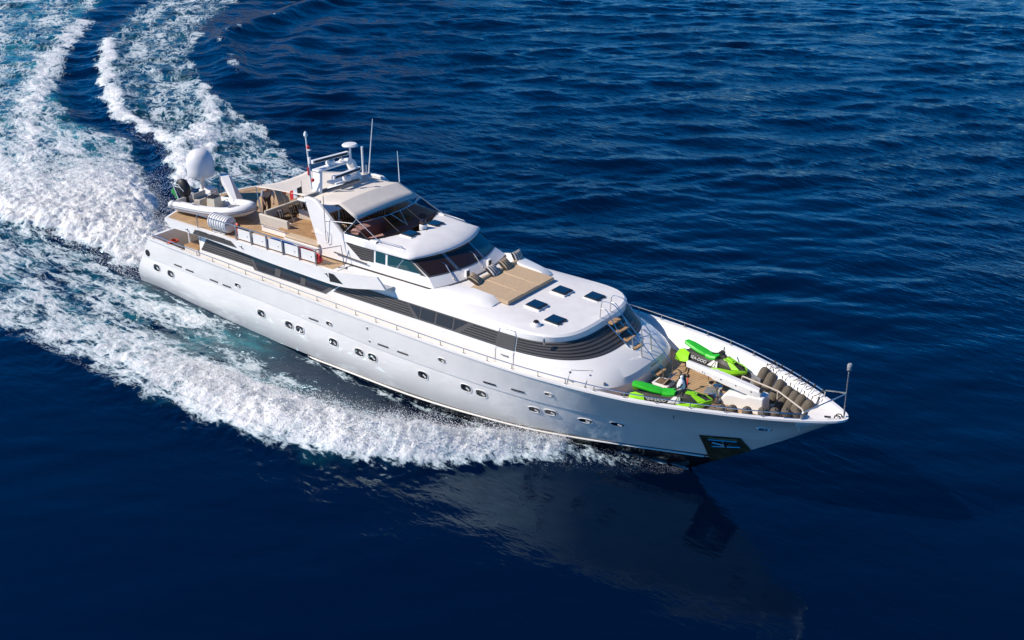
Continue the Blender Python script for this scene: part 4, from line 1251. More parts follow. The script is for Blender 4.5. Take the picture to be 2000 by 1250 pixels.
# fender lashings on the port rail
for i, (x, y) in enumerate(ftops):
    b = MB()
    yr = float(yS(x + 0.25)) - 0.06; zr = float(zS(x)) + 0.25
    b.tube([(x + 0.05, y + 0.08, 2.95), (x + 0.15, (y + yr) / 2, 2.98), (x + 0.25, yr, zr)], 0.016, 0, 5)
    b.tube([(x + 0.25, yr + 0.035, zr), (x + 0.25, yr, zr + 0.04), (x + 0.25, yr - 0.035, zr), (x + 0.25, yr, zr - 0.05)], 0.03, 0, 5, closed=True)
    b.tube([(x + 0.25, yr, zr), (x + 0.16, yr - 0.2, zr - 0.22), (x + 0.1, yr - 0.22, zr - 0.3)], 0.01, 0, 5)
    o = mk('fender_line', b, DROPE, None); tag(o, 'dark line tying the %s port fender to the rail' % words[i], 'rope', 'dark fender lines on the port bow rail'); o.matrix_world = MBOAT

# liferaft canister
t = thing('liferaft_canister', 'white ribbed liferaft canister lying at the starboard edge of the boat deck', 'liferaft', (5.95, -2.95, 4.66))
b = MB()
prof = [(0.02, -0.62), (0.28, -0.61), (0.35, -0.58)]
for k in range(7):
    x = -0.56 + k * 0.165
    prof += [(0.35, x), (0.385, x + 0.02), (0.385, x + 0.07), (0.35, x + 0.09)]
prof += [(0.35, 0.58), (0.3, 0.62), (0.02, 0.63)]
b.lathe(prof, (0, 0, 0), 'X', 28); mk('canister', b, mat("canister_white", (0.72, 0.71, 0.69), 0.4, var=0.05), t, ang=40)
b = MB(); b.box((0, 0, -0.4), (0.9, 0.5, 0.06)); b.tube([(-0.3, -0.36, -0.38), (-0.3, -0.33, -0.15)], 0.02); b.tube([(0.3, -0.36, -0.38), (0.3, -0.33, -0.15)], 0.02); b.tube([(0.64, -0.33, 0.1), (0.645, 0.0, 0.03), (0.64, 0.33, 0.12)], 0.012, 1, 5)
mk('cradle', b, [STEEL, BLACK], t)
for x, y, z, lab, h in ((6.35, -2.6, 4.24, 'orange fire extinguisher standing beside the white liferaft canister', 0.42), (7.22, -3.1, 4.45, 'orange red fire extinguisher clipped to the aftmost boat deck rail post', 0.5)):
    t = thing('fire_extinguisher', lab, 'extinguisher', (x, y, z), 0, 'orange extinguishers by the boat deck rail')
    b = MB(); b.lathe([(0.09, 0), (0.1, 0.03), (0.1, h - 0.1), (0.07, h - 0.03), (0.03, h)], (0, 0, 0), 'Z', 14); mk('cylinder_body', b, ORANGE, t)
    b = MB(); b.box((0, 0, h + 0.03), (0.08, 0.04, 0.06)); b.tube([(0.03, 0, h), (0.12, 0, h - 0.05), (0.12, 0, h - 0.25)], 0.014); mk('valve', b, BLACK, t)

# paddle boards behind the weather panels
def board(name, label, x, L, m1, m2, z):
    t = thing(name, label, 'paddle board', (x, -3.1, z), 0, 'boards stowed on edge behind the weather panels', 0.03)
    b = MB()
    rows = []
    for i in range(21):
        u = -1 + 2 * i / 20
        w = 0.3 * max(1 - abs(u) ** 2.6, 0.0) ** 0.6 + 0.004
        rows.append([(u * L / 2, 0.05 * math.cos(a) * min(1, w / 0.1), w * math.sin(a)) for a in [2 * math.pi * k / 12 for k in range(12)]])
    b.grid(rows, cu=True); mk('board', b, m1, t)
    b = MB(); b.box((L * 0.12, 0.0, 0.0), (L * 0.25, 0.115, 0.42)); mk('deck_pad', b, m2, t)
board('paddle_board', 'blue paddle board stowed on edge behind the white rail panels', 10.2, 2.3, BLUE, BLACK, 4.5)
board('paddle_board', 'red paddle board stowed on edge beside the foremost rail panel', 11.65, 1.7, RED, BLUE, 4.48)

# rigid inflatable tender on the boat deck
t = thing('tender', 'white rigid inflatable tender with console stowed on the aft boat deck', 'tender', (4.1, -1.62, 4.2), R(9))
def tub(s_):   # centre line of the starboard tube, s_ 0 stern .. 1 bow
    return smoothpath([(-2.15, -0.68, 0.42), (-1.0, -0.72, 0.43), (0.3, -0.72, 0.47), (1.2, -0.6, 0.56), (1.75, -0.3, 0.66), (1.92, 0, 0.7)], 6)
P = tub(0); P = P + [Vector((p.x, -p.y, p.z)) for p in P[::-1][1:]]
n_ = len(P)
b = MB(); b.tube(P, [0.06 if i in (0, n_ - 1) else (0.17 if i in (1, n_ - 2) else 0.24) for i in range(n_)], 0, 16)
for sg in (-1, 1):
    b.ball((-2.2, sg * 0.68, 0.42), (0.2, 0.2, 0.2))
mk('inflatable_tube', b, TUBEW, t, ang=60)
b = MB()
Q = [p + Vector((0, -0.24 if p.y < -0.01 else 0.24 if p.y > 0.01 else 0, -0.06)) for p in P]
Q = []
for i, p in enumerate(P):
    a = P[max(i - 1, 0)]; c_ = P[min(i + 1, n_ - 1)]; tt = (c_ - a).normalized(); nn = Vector((tt.y, -tt.x, 0))
    Q.append(p + nn * 0.235)
b.tube([q + Vector((0, 0, -0.03)) for q in Q], 0.028, 0, 6); b.tube([q + Vector((0, 0, 0.05)) for q in Q], 0.014, 0, 6)
mk('rub_strake', b, GREY, t)
b = MB()
rows = []
for x, w, zk in ((-2.0, 0.6, 0.05), (-1.0, 0.62, 0.0), (0.2, 0.6, 0.0), (1.0, 0.48, 0.08), (1.6, 0.25, 0.26), (1.95, 0.02, 0.5)):
    rows.append([(x, -w, 0.36 + 0.05 * max(0, x)), (x, -w * 0.55, zk + 0.12), (x, 0, zk), (x, w * 0.55, zk + 0.12), (x, w, 0.36 + 0.05 * max(0, x))])
b.grid(rows); b.grid([[rows[i][0], rows[i][4]] for i in range(6)]); b.box((-2.0, 0, 0.4), (0.08, 1.2, 0.5))
mk('hull', b, mat("tender_hull", (0.6, 0.57, 0.52), 0.35), t)
b = MB(); b.box((-0.25, 0.05, 0.62), (0.5, 0.55, 0.55), 0, taper=0.85); b.box((-0.3, 0.05, 0.9), (0.46, 0.48, 0.05), 1); b.tube(roundpath([(-0.42, -0.2, 0.88), (-0.32, -0.2, 1.1), (-0.32, 0.3, 1.1), (-0.42, 0.3, 0.88)], 0.08), 0.018, 2)
mk('console', b, [mat("tender_cream", (0.6, 0.54, 0.42), 0.5), BLACK, STEEL], t, bevel=0.02)
b = MB(); b.box((-0.95, 0.05, 0.55), (0.4, 0.8, 0.4), 0); b.box((-1.15, 0.05, 0.85), (0.12, 0.8, 0.3), 0)
mk('seat', b, mat("tender_seat", (0.45, 0.4, 0.33), 0.7), t, bevel=0.04)
for c_, d_, a_ in (((1.35, -0.42, 0.83), (0.5, 0.3, 0.02), 0.5), ((-0.6, -0.72, 0.665), (0.5, 0.16, 0.02), 0), ((-1.8, -0.7, 0.65), (0.4, 0.16, 0.02), 0)):
    b = MB(); b.box(c_, d_, 0, rz=a_); mk('wear_patch', b, GREY, t)
b = MB()
loft = [(-0.42, 0.13, 0.0), (-0.3, 0.2, 0.08), (0.0, 0.22, 0.16), (0.2, 0.18, 0.1)]
rows = []
for zf, w, l in ((0.0, 0.12, 0.16), (0.1, 0.19, 0.28), (0.35, 0.2, 0.32), (0.6, 0.16, 0.25), (0.68, 0.08, 0.12)):
    rows.append([(l * math.cos(a), w * math.sin(a), zf) for a in [2 * math.pi * k / 16 for k in range(16)]])
M = Matrix.Translation((-2.05, 0.1, 0.62)) @ Matrix.Rotation(R(-14), 4, 'Y') @ Matrix.Scale(1.25, 4)
rows = [[M @ Vector(p) for p in r] for r in rows]
b.grid(rows, cu=True); b.add(rows[-1], [tuple(range(16))]); b.tube([M @ Vector((0, 0, 0.02)), M @ Vector((0.05, 0, -0.75))], [0.12, 0.07], 0, 8)
ob = mk('outboard', b, BLACK, t, ang=50)
b = MB()
for w in (0.12, 0.2): b.tube([M @ Vector((0.3 - w, -0.2, 0.12 + w)), M @ Vector((0.05, -0.215, 0.3 + w)), M @ Vector((-0.25, -0.15, 0.3 + w * 1.4))], 0.014, 0, 5)
mk('engine_stripe', b, LET, ob)
b = MB(); b.box((-1.2, 0, 0.0), (0.12, 0.9, 0.12)); b.box((0.7, 0, 0.02), (0.12, 0.7, 0.14)); mk('chock', b, WHITE, t)

# stern flag
t = thing('stern_flag', 'furled green ensign on a white staff at the yacht stern', 'flag', (1.9, -2.05, 4.35), 0, None, -0.42)
b = MB(); b.tube([(0, 0, 0), (0, 0, 1.15)], 0.022, 0, 8); b.ball((0, 0, 1.18), 0.05); mk('staff', b, WHITE, t)
b = MB(); b.grid([[(-0.02 - 0.3 * (i / 6) * (1 - j / 10) , 0.03 * math.sin(i * 1.7 + j), 1.0 - j * 0.085 - 0.15 * (i / 6)) for i in range(7)] for j in range(10)]); mk('ensign', b, GREENF, t)
t = thing('courtesy_flag', 'small red, white and black courtesy flag below the light mast', 'flag', (10.05, -1.75, 6.85), R(200))
b = MB()
for k, m_ in enumerate((0, 1, 2)): b.grid([[(k * 0.2 + 0.2 * i / 4, 0.05 * math.sin(6 * (k * 0.2 + 0.2 * i / 4)), -0.5 * (k * 0.2 + 0.2 * i / 4) - 0.4 * j) for i in range(5)] for j in range(2)], m_)
mk('cloth', b, [BLACK, WHITEF, RED], t); b = MB(); b.tube([(0, 0, 0.25), (0, 0, -0.6)], 0.01, 0, 5); mk('halyard', b, DROPE, t)

# canvas cover by the port rail
b = MB()
b.grid([[(x * s_, y * s_, z) for x, y in ((-0.6, -0.5), (0.0, -0.58), (0.6, -0.5), (0.66, 0), (0.6, 0.5), (0, 0.56), (-0.6, 0.5), (-0.66, 0))] for s_, z in ((1.05, 0), (0.95, 0.35), (0.5, 0.75), (0.05, 0.98))], cu=True)
o = mk('canvas_cover', b, TAN, None, ang=25); place(o, 'tan peaked canvas cover standing behind the tender bow', 'cover', (5.0, 0.95, 4.22), 0.3)
b = MB(); b.ball((0, 0, 0.05), (0.2, 0.13, 0.12)); b.ball((0.2, 0.1, 0.04), (0.14, 0.1, 0.1)); b.ball((-0.1, 0.18, 0.1), (0.12, 0.1, 0.1))
o = mk('life_jacket', b, ORANGE, None); place(o, 'orange life jacket lying against the tan canvas cover', 'life jacket', (5.05, 1.35, 4.75))
b = MB(); 
for k in range(4): b.tube([(0.2 * math.cos(a) + k * 0.1, 0.17 * math.sin(a), 0.05 + k * 0.05) for a in [2 * math.pi * i / 16 for i in range(16)]], 0.035, 0, 6, closed=True)
o = mk('red_hose', b, mat('faded_red', (0.4, 0.06, 0.03), 0.6), None); place(o, 'red hose coiled inside the aft cockpit bulwark by the stern rail', 'hose', (1.5, -2.6, 2.55))

# boat deck lounge
def settee(name, label, loc, rz, L, m_):
    t = thing(name, label, 'settee', loc, rz, 'beige settees of the boat deck lounge')
    b = MB(); b.box((0, 0, 0.2), (L, 0.62, 0.36)); mk('base', b, WHITE, t, bevel=0.02)
    b = MB(); b.box((0, 0.03, 0.44), (L - 0.04, 0.58, 0.14)); mk('seat', b, m_, t, bevel=0.04)
    b = MB(); b.prism([(-L / 2, -0.36, 0.36), (-L / 2, -0.18, 0.4), (-L / 2, -0.28, 0.88), (-L / 2, -0.42, 0.88)], (L, 0, 0)); mk('backrest', b, BEIGE, t, bevel=0.035)
    b = MB(); b.tube([(-L / 2, -0.44, 0.42), (L / 2, -0.44, 0.42)], 0.018); mk('back_rail', b, STEEL, t)
    return t
settee('settee', 'beige settee with its back to the starboard rail of the boat deck', (8.25, -1.55, 4.22), 0, 1.85, BEIGE)
settee('settee', 'beige settee across the boat deck below the sun sail', (7.62, -0.3, 4.22), R(-90), 2.5, BROWNC)
settee('settee', 'beige settee along the port side of the boat deck lounge', (8.7, 1.5, 4.22), R(180), 2.0, BROWNC)
for i, (x, y, m_) in enumerate(((7.75, -1.05, STRIPA), (7.72, -0.35, STRIPB), (7.72, 0.05, STRIPB), (7.75, 0.5, STRIPA))):
    o = mk('cushion', cushion_mb(0.42, 0.4, 0.15), m_, None, ang=80)
    place(o, ('striped cushion in the corner of the lounge settee', 'gold striped cushion next to the corner cushion on the cross settee', 'gold striped cushion near the middle of the cross settee', 'striped cushion at the port end of the cross settee')[i], 'cushion', (x, y, 4.92), 0.1 * i, -0.25, 0, 'striped cushions on the lounge settees')
t = thing('lounge_chair', 'chair draped with a cream towel in the boat deck lounge', 'chair', (8.95, -0.75, 4.22), R(-80))
b = MB(); b.box((0, 0, 0.42), (0.6, 0.6, 0.1)); mk('seat', b, BROWNC, t, bevel=0.03)
b = MB(); b.box((-0.3, 0, 0.7), (0.1, 0.95, 0.45)); mk('backrest', b, BEIGE, t, bevel=0.04)
for x, y in ((-0.25, -0.4), (-0.25, 0.4), (0.25, -0.26), (0.25, 0.26)):
    b = MB(); b.tube([(x, y, 0), (x, y, 0.4)], 0.025); mk('leg', b, TEAKP, t)
t = thing('low_table', 'round teak table between the lounge settees', 'table', (8.45, -0.15, 4.22))
b = MB(); b.lathe([(0.02, 0.5), (0.42, 0.5), (0.42, 0.54), (0.02, 0.54)], seg=24); mk('tabletop', b, TEAKP, t)
b = MB(); b.lathe([(0.22, 0), (0.22, 0.03), (0.04, 0.05), (0.04, 0.5)], seg=16); mk('pedestal', b, STEEL, t)
t = thing('sun_bed', 'low white sun bed with a tan mattress beside the radar arch', 'sun bed', (10.55, -1.75, 4.22))
b = MB(); b.box((0, 0, 0.19), (2.15, 1.5, 0.36)); b.ball((0.2, -0.755, 0.18), 0.03, 1); b.ball((-0.8, -0.755, 0.18), 0.03, 1); mk('base', b, [WHITE, BLACK], t, bevel=0.02)
b = MB(); b.box((0, 0, 0.43), (2.1, 1.45, 0.12)); mk('mattress', b, mat("pale_tan", (0.55, 0.43, 0.3), 0.85, var=0.06), t, bevel=0.04)
b = MB(); b.lathe([(0.02, -0.22), (0.09, -0.2), (0.09, 0.2), (0.02, 0.22)], (0, 0, 0), 'X', 14); o = mk('towel_roll', b, TAN, None); place(o, 'rolled tan towel lying on the boat deck sun bed', 'towel', (10.55, -1.55, 4.8), 0.2)
t = thing('dining_table', 'white dining table under the aft sun sail on the boat deck', 'table', (8.9, 0.75, 4.22))
b = MB(); b.box((0, 0, 0.72), (1.3, 0.8, 0.05)); mk('tabletop', b, WHITE, t, bevel=0.02)
for x in (-0.5, 0.5):
    b = MB(); b.tube([(x, 0, 0), (x, 0, 0.7)], 0.04); mk('leg', b, STEEL, t)
b = MB()
for k in range(3): b.tube([(0.24 * math.cos(a) + 0.02 * k, 0.2 * math.sin(a), 0.03 + 0.035 * k) for a in [2 * math.pi * i / 18 for i in range(18)]], 0.02, 0, 6, closed=True)
o = mk('mooring_rope', b, ROPE, None); place(o, 'coil of pale mooring rope on the teak beside the windlass', 'rope', (28.75, 0.95, 2.0))
# flybridge seats and cushions
t = thing('fly_sofa', 'tan sofa under the bimini on the flybridge', 'sofa', (11.6, 0.4, 4.73))
b = MB(); b.box((0.2, 0.6, 0.2), (1.7, 0.7, 0.4)); b.box((-0.4, -0.6, 0.2), (0.7, 2.4, 0.4)); mk('base', b, TEAKP, t)
b = MB(); b.box((0.2, 0.6, 0.45), (1.7, 0.7, 0.12)); b.box((-0.4, -0.6, 0.45), (0.68, 2.4, 0.12)); mk('seat', b, BROWNC, t, bevel=0.03)
b = MB(); b.box((0.2, 1.0, 0.65), (1.8, 0.14, 0.4)); b.box((-0.78, -0.4, 0.62), (0.14, 2.7, 0.4)); mk('backrest', b, TAN, t, bevel=0.04)
for i, (x, y, rz) in enumerate(((11.2, -0.9, 0.2), (11.2, -0.3, -0.1), (12.1, 1.05, -1.4), (12.5, -1.75, 1.3))):
    o = mk('cushion', cushion_mb(0.48, 0.46, 0.16), STRIPB, None, ang=80)
    place(o, ('brown striped cushion on the flybridge sofa nearest the arch leg', 'brown striped cushion second from the arch leg under the bimini', 'brown striped cushion on the port flybridge seat behind the dash', 'brown striped cushion on the helm seat beside the smoked screen')[i], 'cushion', (x, y, 5.45), rz, -0.3, 0, 'striped cushions on the flybridge')
t = thing('helm_seat', 'tan helm seat beside the starboard flybridge screen', 'seat', (12.35, -1.75, 4.73))
b = MB(); b.box((0, 0, 0.2), (0.6, 0.6, 0.4)); mk('base', b, TEAKP, t); b = MB(); b.box((0, 0, 0.46), (0.62, 0.62, 0.14)); b.box((-0.3, 0, 0.75), (0.12, 0.6, 0.45)); mk('seat', b, TAN, t, bevel=0.04)

# the crew member bending over by the tender
def figure():
    t = thing('person', 'person in grey shirt and dark trousers bending forward beside the tender bow', 'person', (5.75, -0.1, 4.22), R(-30))
    V, E, Rr = [], [], []
    def node(p, r, par=None):
        V.append(p); Rr.append(r)
        if par is not None: E.append((par, len(V) - 1))
        return len(V) - 1
    pel = node((0, 0, 0.88), 0.15)
    ch = node((0.16, 0, 1.1), 0.15, pel); sh = node((0.38, 0, 1.27), 0.16, ch); nk_ = node((0.5, 0, 1.36), 0.06, sh); hd = node((0.58, 0, 1.42), 0.09, nk_); hd2 = node((0.67, 0, 1.43), 0.085, hd)
    for sg in (-1, 1):
        s1 = node((0.4, sg * 0.2, 1.26), 0.06, sh); e1 = node((0.5, sg * 0.28, 1.0), 0.045, s1); w1 = node((0.66, sg * 0.2, 0.8), 0.032, e1); h1 = node((0.71, sg * 0.18, 0.74), 0.04, w1)
        for q in range(4): node((0.79 - 0.01 * abs(q - 1), sg * (0.15 + 0.022 * q), 0.68 + 0.004 * q), 0.011, h1)
        node((0.74, sg * 0.11, 0.72), 0.012, h1)
        hp_ = node((0.0, sg * 0.1, 0.84), 0.1, pel); kn = node((0.1 * (1 if sg < 0 else -0.6), sg * 0.13, 0.46), 0.068, hp_); an = node((-0.05 if sg < 0 else -0.3, sg * 0.14, 0.08), 0.045, kn); node((0.1 if sg < 0 else -0.16, sg * 0.16, 0.04), 0.04, an)
    def skin(name, keep, m_, grow, parent):
        idx = [i for i in range(len(V)) if i in keep]
        mp = {i: k for k, i in enumerate(idx)}
        me = bpy.data.meshes.new(name)
        me.from_pydata([V[i] for i in idx], [(mp[a], mp[b_]) for a, b_ in E if a in mp and b_ in mp], [])
        me.materials.append(m_)
        o = bpy.data.objects.new(name, me); COL.objects.link(o); o.parent = parent
        sk = o.modifiers.new("skin", 'SKIN'); sk.use_smooth_shade = True
        for k, i in enumerate(idx):
            me.skin_vertices[0].data[k].radius = (Rr[i] + grow, Rr[i] + grow)
        me.skin_vertices[0].data[0].use_root = True
        s_ = o.modifiers.new("sub", 'SUBSURF'); s_.levels = 1; s_.render_levels = 2
        return o
    body = skin('body', set(range(len(V))), SKIN, 0.0, t)
    torso = {0, 1, 2} | {6, 7} | {19 - 0 - 0}
    # indices: arms start at 6 and 6+13
    skin('shirt', {0, 1, 2, 6, 7, 19, 20} , SHIRT, 0.035, t)
    skin('trousers', {0, 15, 16, 17, 28, 29, 30}, TROUS, 0.03, t)
    b = MB(); b.ball((0.63, 0, 1.475), (0.11, 0.1, 0.085)); mk('hair', b, HAIR, t)
    return t
figure()

# ------------------------------------------------------------------ the sea
def noise2(x, y, seed=0):
    """gradient noise, about -1..1"""
    rs = np.random.RandomState(seed)
    perm = rs.permutation(4096); ga = rs.rand(4096) * 2 * np.pi
    gx, gy = np.cos(ga), np.sin(ga)
    xi = np.floor(x).astype(np.int64); yi = np.floor(y).astype(np.int64)
    xf = x - xi; yf = y - yi
    def g(ix, iy, dx, dy):
        h = perm[(perm[ix & 4095] + iy) & 4095]
        return gx[h] * dx + gy[h] * dy
    u = xf * xf * xf * (xf * (xf * 6 - 15) + 10); v = yf * yf * yf * (yf * (yf * 6 - 15) + 10)
    a = g(xi, yi, xf, yf); b_ = g(xi + 1, yi, xf - 1, yf); c_ = g(xi, yi + 1, xf, yf - 1); d_ = g(xi + 1, yi + 1, xf - 1, yf - 1)
    return ((a * (1 - u) + b_ * u) * (1 - v) + (c_ * (1 - u) + d_ * u) * v) * 1.5
def fbm(x, y, o=4, seed=0, gain=0.5):
    s_ = 0; a = 1.0; t_ = 0
    for k in range(o):
        s_ = s_ + a * noise2(x * 2 ** k + 13.7 * k, y * 2 ** k - 7.1 * k, seed + k); t_ += a; a *= gain
    return s_ / t_
def sstep(a, b, x):
    t = np.clip((x - a) / (b - a), 0, 1); return t * t * (3 - 2 * t)
def polyd(X, Y, P):
    """distance to a polyline, arc length of the foot point, signed side"""
    P = np.array(P, float)
    best = np.full(X.shape, 1e9); S_ = np.zeros_like(X); side = np.zeros_like(X)
    acc = 0.0
    for i in range(len(P) - 1):
        ax, ay = P[i]; bx, by = P[i + 1]
        L = math.hypot(bx - ax, by - ay); ux, uy = (bx - ax) / L, (by - ay) / L
        t = np.clip((X - ax) * ux + (Y - ay) * uy, 0, L)
        dx = X - ax - t * ux; dy = Y - ay - t * uy
        d_ = np.hypot(dx, dy)
        m = d_ < best
        best = np.where(m, d_, best); S_ = np.where(m, acc + t, S_); side = np.where(m, np.sign(ux * dy - uy * dx), side)
        acc += L
    return best, S_, side
def polysd(X, Y, P):
    """signed distance to a closed polygon, positive inside"""
    d_, _, _ = polyd(X, Y, list(P) + [P[0]])
    inside = np.zeros(X.shape, bool)
    n = len(P)
    for i in range(n):
        x1, y1 = P[i]; x2, y2 = P[(i + 1) % n]
        c = ((y1 > Y) != (y2 > Y)) & (X < (x2 - x1) * (Y - y1) / (y2 - y1 + 1e-12) + x1)
        inside ^= c
    return np.where(inside, d_, -d_)

def axis(lo, hi, h, far_lo, far_hi, hmax=0.42):
    core = list(np.arange(lo, hi, h))
    def grow(end, start):
        out, p, s_ = [], start, h
        sgn = 1 if end > start else -1
        while (end - p) * sgn > 0:
            s_ = min(s_ * 1.013, hmax); p += sgn * s_; out.append(p)
        s2 = s_
        while abs(p) < 4000:
            s2 *= 1.3; p += sgn * s2; out.append(p)
        return out
    return np.array(grow(far_lo, lo)[::-1] + core + grow(far_hi, hi))
GX = axis(-20.0, 31.0, 0.085, -78.0, 62.0)
GY = axis(-12.0, 13.0, 0.085, -26.0, 118.0)
X, Y = np.meshgrid(GX, GY, indexing='ij')

# flow coordinates along the curved track of the yacht
TRACK = [tuple(p[:2]) for p in smoothpath([(60, 0, 0), (20, 0, 0), (0, 0, 0), (-9, 0.6, 0), (-19, 4.0, 0), (-29, 9.5, 0), (-39, 17.5, 0), (-50, 28.5, 0), (-62, 44, 0), (-80, 80, 0)], 4)]
td, ts, tside = polyd(X, Y, TRACK)
FLOW_S, FLOW_N = ts, td * tside

near = sstep(140, 60, np.hypot(X - 0, Y - 20))
# wind ripples: many small sine trains travelling roughly towards the viewer
rs = np.random.RandomState(3)
H = np.zeros_like(X)
fwd = np.array([-0.578, 0.816])
calm = sstep(-26, 34, X * fwd[0] + Y * fwd[1] + 6 * fbm(X / 16, Y / 16, 2, 50))
swell = np.zeros_like(X)
for k in range(46):
    lam = 0.9 * (9.0 / 0.9) ** rs.rand()
    a = math.atan2(fwd[1], fwd[0]) + rs.randn() * 0.42 + 0.1
    kk = 2 * math.pi / lam
    amp = 0.0036 * lam ** 0.95
    ph = rs.rand() * 6.28
    arg = kk * (X * math.cos(a) + Y * math.sin(a)) + ph
    s_ = np.sin(arg)
    swell += amp * (s_ + 0.25 * np.sin(2 * arg + 0.6)) * (1 if lam > 1.6 else near)
H += swell * (0.16 + 1.1 * calm) * (0.95 + 0.8 * fbm(X / 13, Y / 13, 2, 70))
H *= sstep(320, 120, np.hypot(X, Y - 20))

# warped coordinates give every foam edge a ragged outline
wx = X + 0.9 * fbm(X / 2.4, Y / 2.4, 4, 10) + 0.35 * fbm(X / 0.6, Y / 0.6, 2, 20)
wy_ = Y + 0.9 * fbm(X / 2.4 + 40, Y / 2.4, 4, 11) + 0.35 * fbm(X / 0.6, Y / 0.6 + 9, 2, 21)

CREST_S = [(28.5, -0.45), (27.4, -0.85), (25.9, -1.5), (24.4, -2.4), (22.6, -3.7), (20.5, -5.4), (18.2, -6.7), (15.5, -7.5), (12, -8.0), (8, -8.2), (2, -8.7), (-8, -10), (-25, -12.5)]
CREST_P = [(x, -y) for x, y in CREST_S[:-2]] + [(-6, 12.0), (-16, 16.5)]
_hx = [-1, 0, 4, 8, 12, 15, 18, 20, 22, 23.5, 25, 26, 27, 27.8, 28.4]
hullw = pchip(_hx, [hull_y(max(x, 0.2), 0.3 - 0.053 * x) if x < 28.3 else 0.0 for x in _hx])
def crest_h(s_):   # s_ arc length from the stem
    return np.interp(s_, [0, 1, 3, 6, 10, 14, 19, 27, 40], [0.05, 0.15, 0.35, 0.7, 0.95, 0.85, 0.5, 0.22, 0.05])
foam = np.zeros_like(X); aer = np.zeros_like(X); rough = np.zeros_like(X)
for CR, sg in ((CREST_S, -1), (CREST_P, 1)):
    cd, cs, cside = polyd(wx * 0.35 + X * 0.65, wy_ * 0.35 + Y * 0.65, CR)
    w = np.interp(cs, [0, 3, 8, 14, 22, 40], [0.35, 0.6, 1.0, 1.4, 1.8, 2.2])
    hh = crest_h(cs) * np.exp(-(cd / w) ** 2)
    H += hh
    # breaking crest: solid white
    lead = np.interp(cs, [0, 2, 4, 7, 16, 22, 30, 45], [0.2, 0.3, 0.48, 1.0, 1.1, 0.9, 0.62, 0.45])
    wf = np.interp(cs, [0, 4, 10, 18, 28, 45], [0.45, 0.8, 1.5, 2.0, 1.8, 1.8])
    c_ = lead * (0.94 + 0.34 * fbm(X / 0.45, Y / 1.6, 3, 37)) * np.exp(-(cd / wf) ** 4)
    foam = np.maximum(foam, c_)
    rough = np.maximum(rough, np.exp(-(cd / (wf * 1.1)) ** 2) * np.interp(cs, [0, 3, 7, 18, 30, 45], [0.1, 0.5, 1, 1, 0.5, 0.25]))
# starboard wash between crest and hull
PA = [(27.4, -0.95), (25.2, -1.9), (23.3, -4.0), (21.6, -5.9), (20.0, -7.7), (18.2, -8.9), (16, -9.2), (12.6, -9.65), (9, -9.75), (5.3, -9.6), (1.5, -9.85), (-1.3, -10.35), (-8, -11.8), (-26, -15), (-40, -18), (-40, -2), (-12, -3.0), (-1.2, -3.25), (4, -3.3), (7.5, -3.6), (10, -4.5), (12, -5.15), (14.5, -5.2), (17, -4.75), (20.3, -3.9), (21.5, -3.1), (24.4, -1.7)]
sd = polysd(wx, wy_, PA)
lace = 0.43 + 0.42 * fbm(X / 3.2, Y / 1.3, 4, 31) + 0.10 * sstep(12, 2, X)
foam = np.maximum(foam, sstep(-0.12, 0.3, sd) * np.clip(lace, 0.18, 0.85))
aer = np.maximum(aer, sstep(-0.5, 1.2, sd) * np.clip(0.35 + 0.8 * fbm(X / 2.6, Y / 1.4, 2, 35), 0, 1) * sstep(26, 14, X))
rough = np.maximum(rough, sstep(-0.2, 1.0, sd) * 0.45)
# bubbles streaming along the hull side
hd = np.abs(Y) - hullw(np.clip(X, -1, 28.2))
foam = np.maximum(foam, np.where((X > 21.5) & (X < 28.6), 1.0 * np.exp(-((hd - 0.1) / 0.13) ** 2) * (0.75 + 0.4 * fbm(X / 0.8, Y / 0.3, 2, 36)), 0))
inb = (X > -1.2) & (X < 24) & (hd > -0.5)
foam = np.maximum(foam, np.where(inb, np.exp(-((hd - 0.28 - 0.15 * fbm(X / 1.5, Y, 2, 33)) / 0.3) ** 2) * (0.42 + 0.35 * fbm(X / 1.4, Y / 0.35, 3, 34)), 0))
# stern wash
PS = [(-0.3, 3.0), (-3.0, 1.9), (-6.4, 2.4), (-9, 4.4), (-13.5, 7.0), (-19.5, 10.4), (-26.2, 10.8), (-35.6, 15.2), (-44.7, 21), (-53, 29), (-64, 41), (-80, 66), (-110, 60), (-78, 20), (-60, 8), (-40, -4), (-24, -4.5), (-12.5, -3.8), (-6, -3.0), (-0.4, -3.1)]
sd = polysd(wx, wy_, PS)
age = -X
core = np.interp(ts - 60, [0, 2, 6, 12, 18, 26, 40, 60, 90], [0.9, 1.02, 1.06, 0.95, 0.66, 0.48, 0.43, 0.44, 0.48])
patch = 0.42 * fbm(FLOW_S / 5.0, FLOW_N / 2.0, 3, 41) * sstep(8, 24, ts - 60) + 0.12 * fbm(X / 0.9, Y / 0.9, 3, 43)
fs = sstep(-0.3, 0.9, sd) * np.clip(core + patch, 0.2, 1.15)
foam = np.maximum(foam, fs)
aer = np.maximum(aer, sstep(-0.3, 1.5, sd) * np.clip(0.72 + 0.9 * fbm(FLOW_S / 6.0, FLOW_N / 2.4, 2, 45), 0, 1) * sstep(3, 12, ts - 60))
boil = sstep(-0.4, 1.0, sd) * np.interp(ts - 60, [0, 2, 6, 12, 20, 40, 80], [0.5, 1.0, 1.15, 0.9, 0.55, 0.35, 0.25])
rough = np.maximum(rough, boil)
H += sstep(-0.6, 2.2, sd) * np.interp(ts - 60, [0, 1.5, 4, 8, 13, 20, 40], [-0.25, 0.1, 0.75, 0.9, 0.55, 0.2, 0.0])
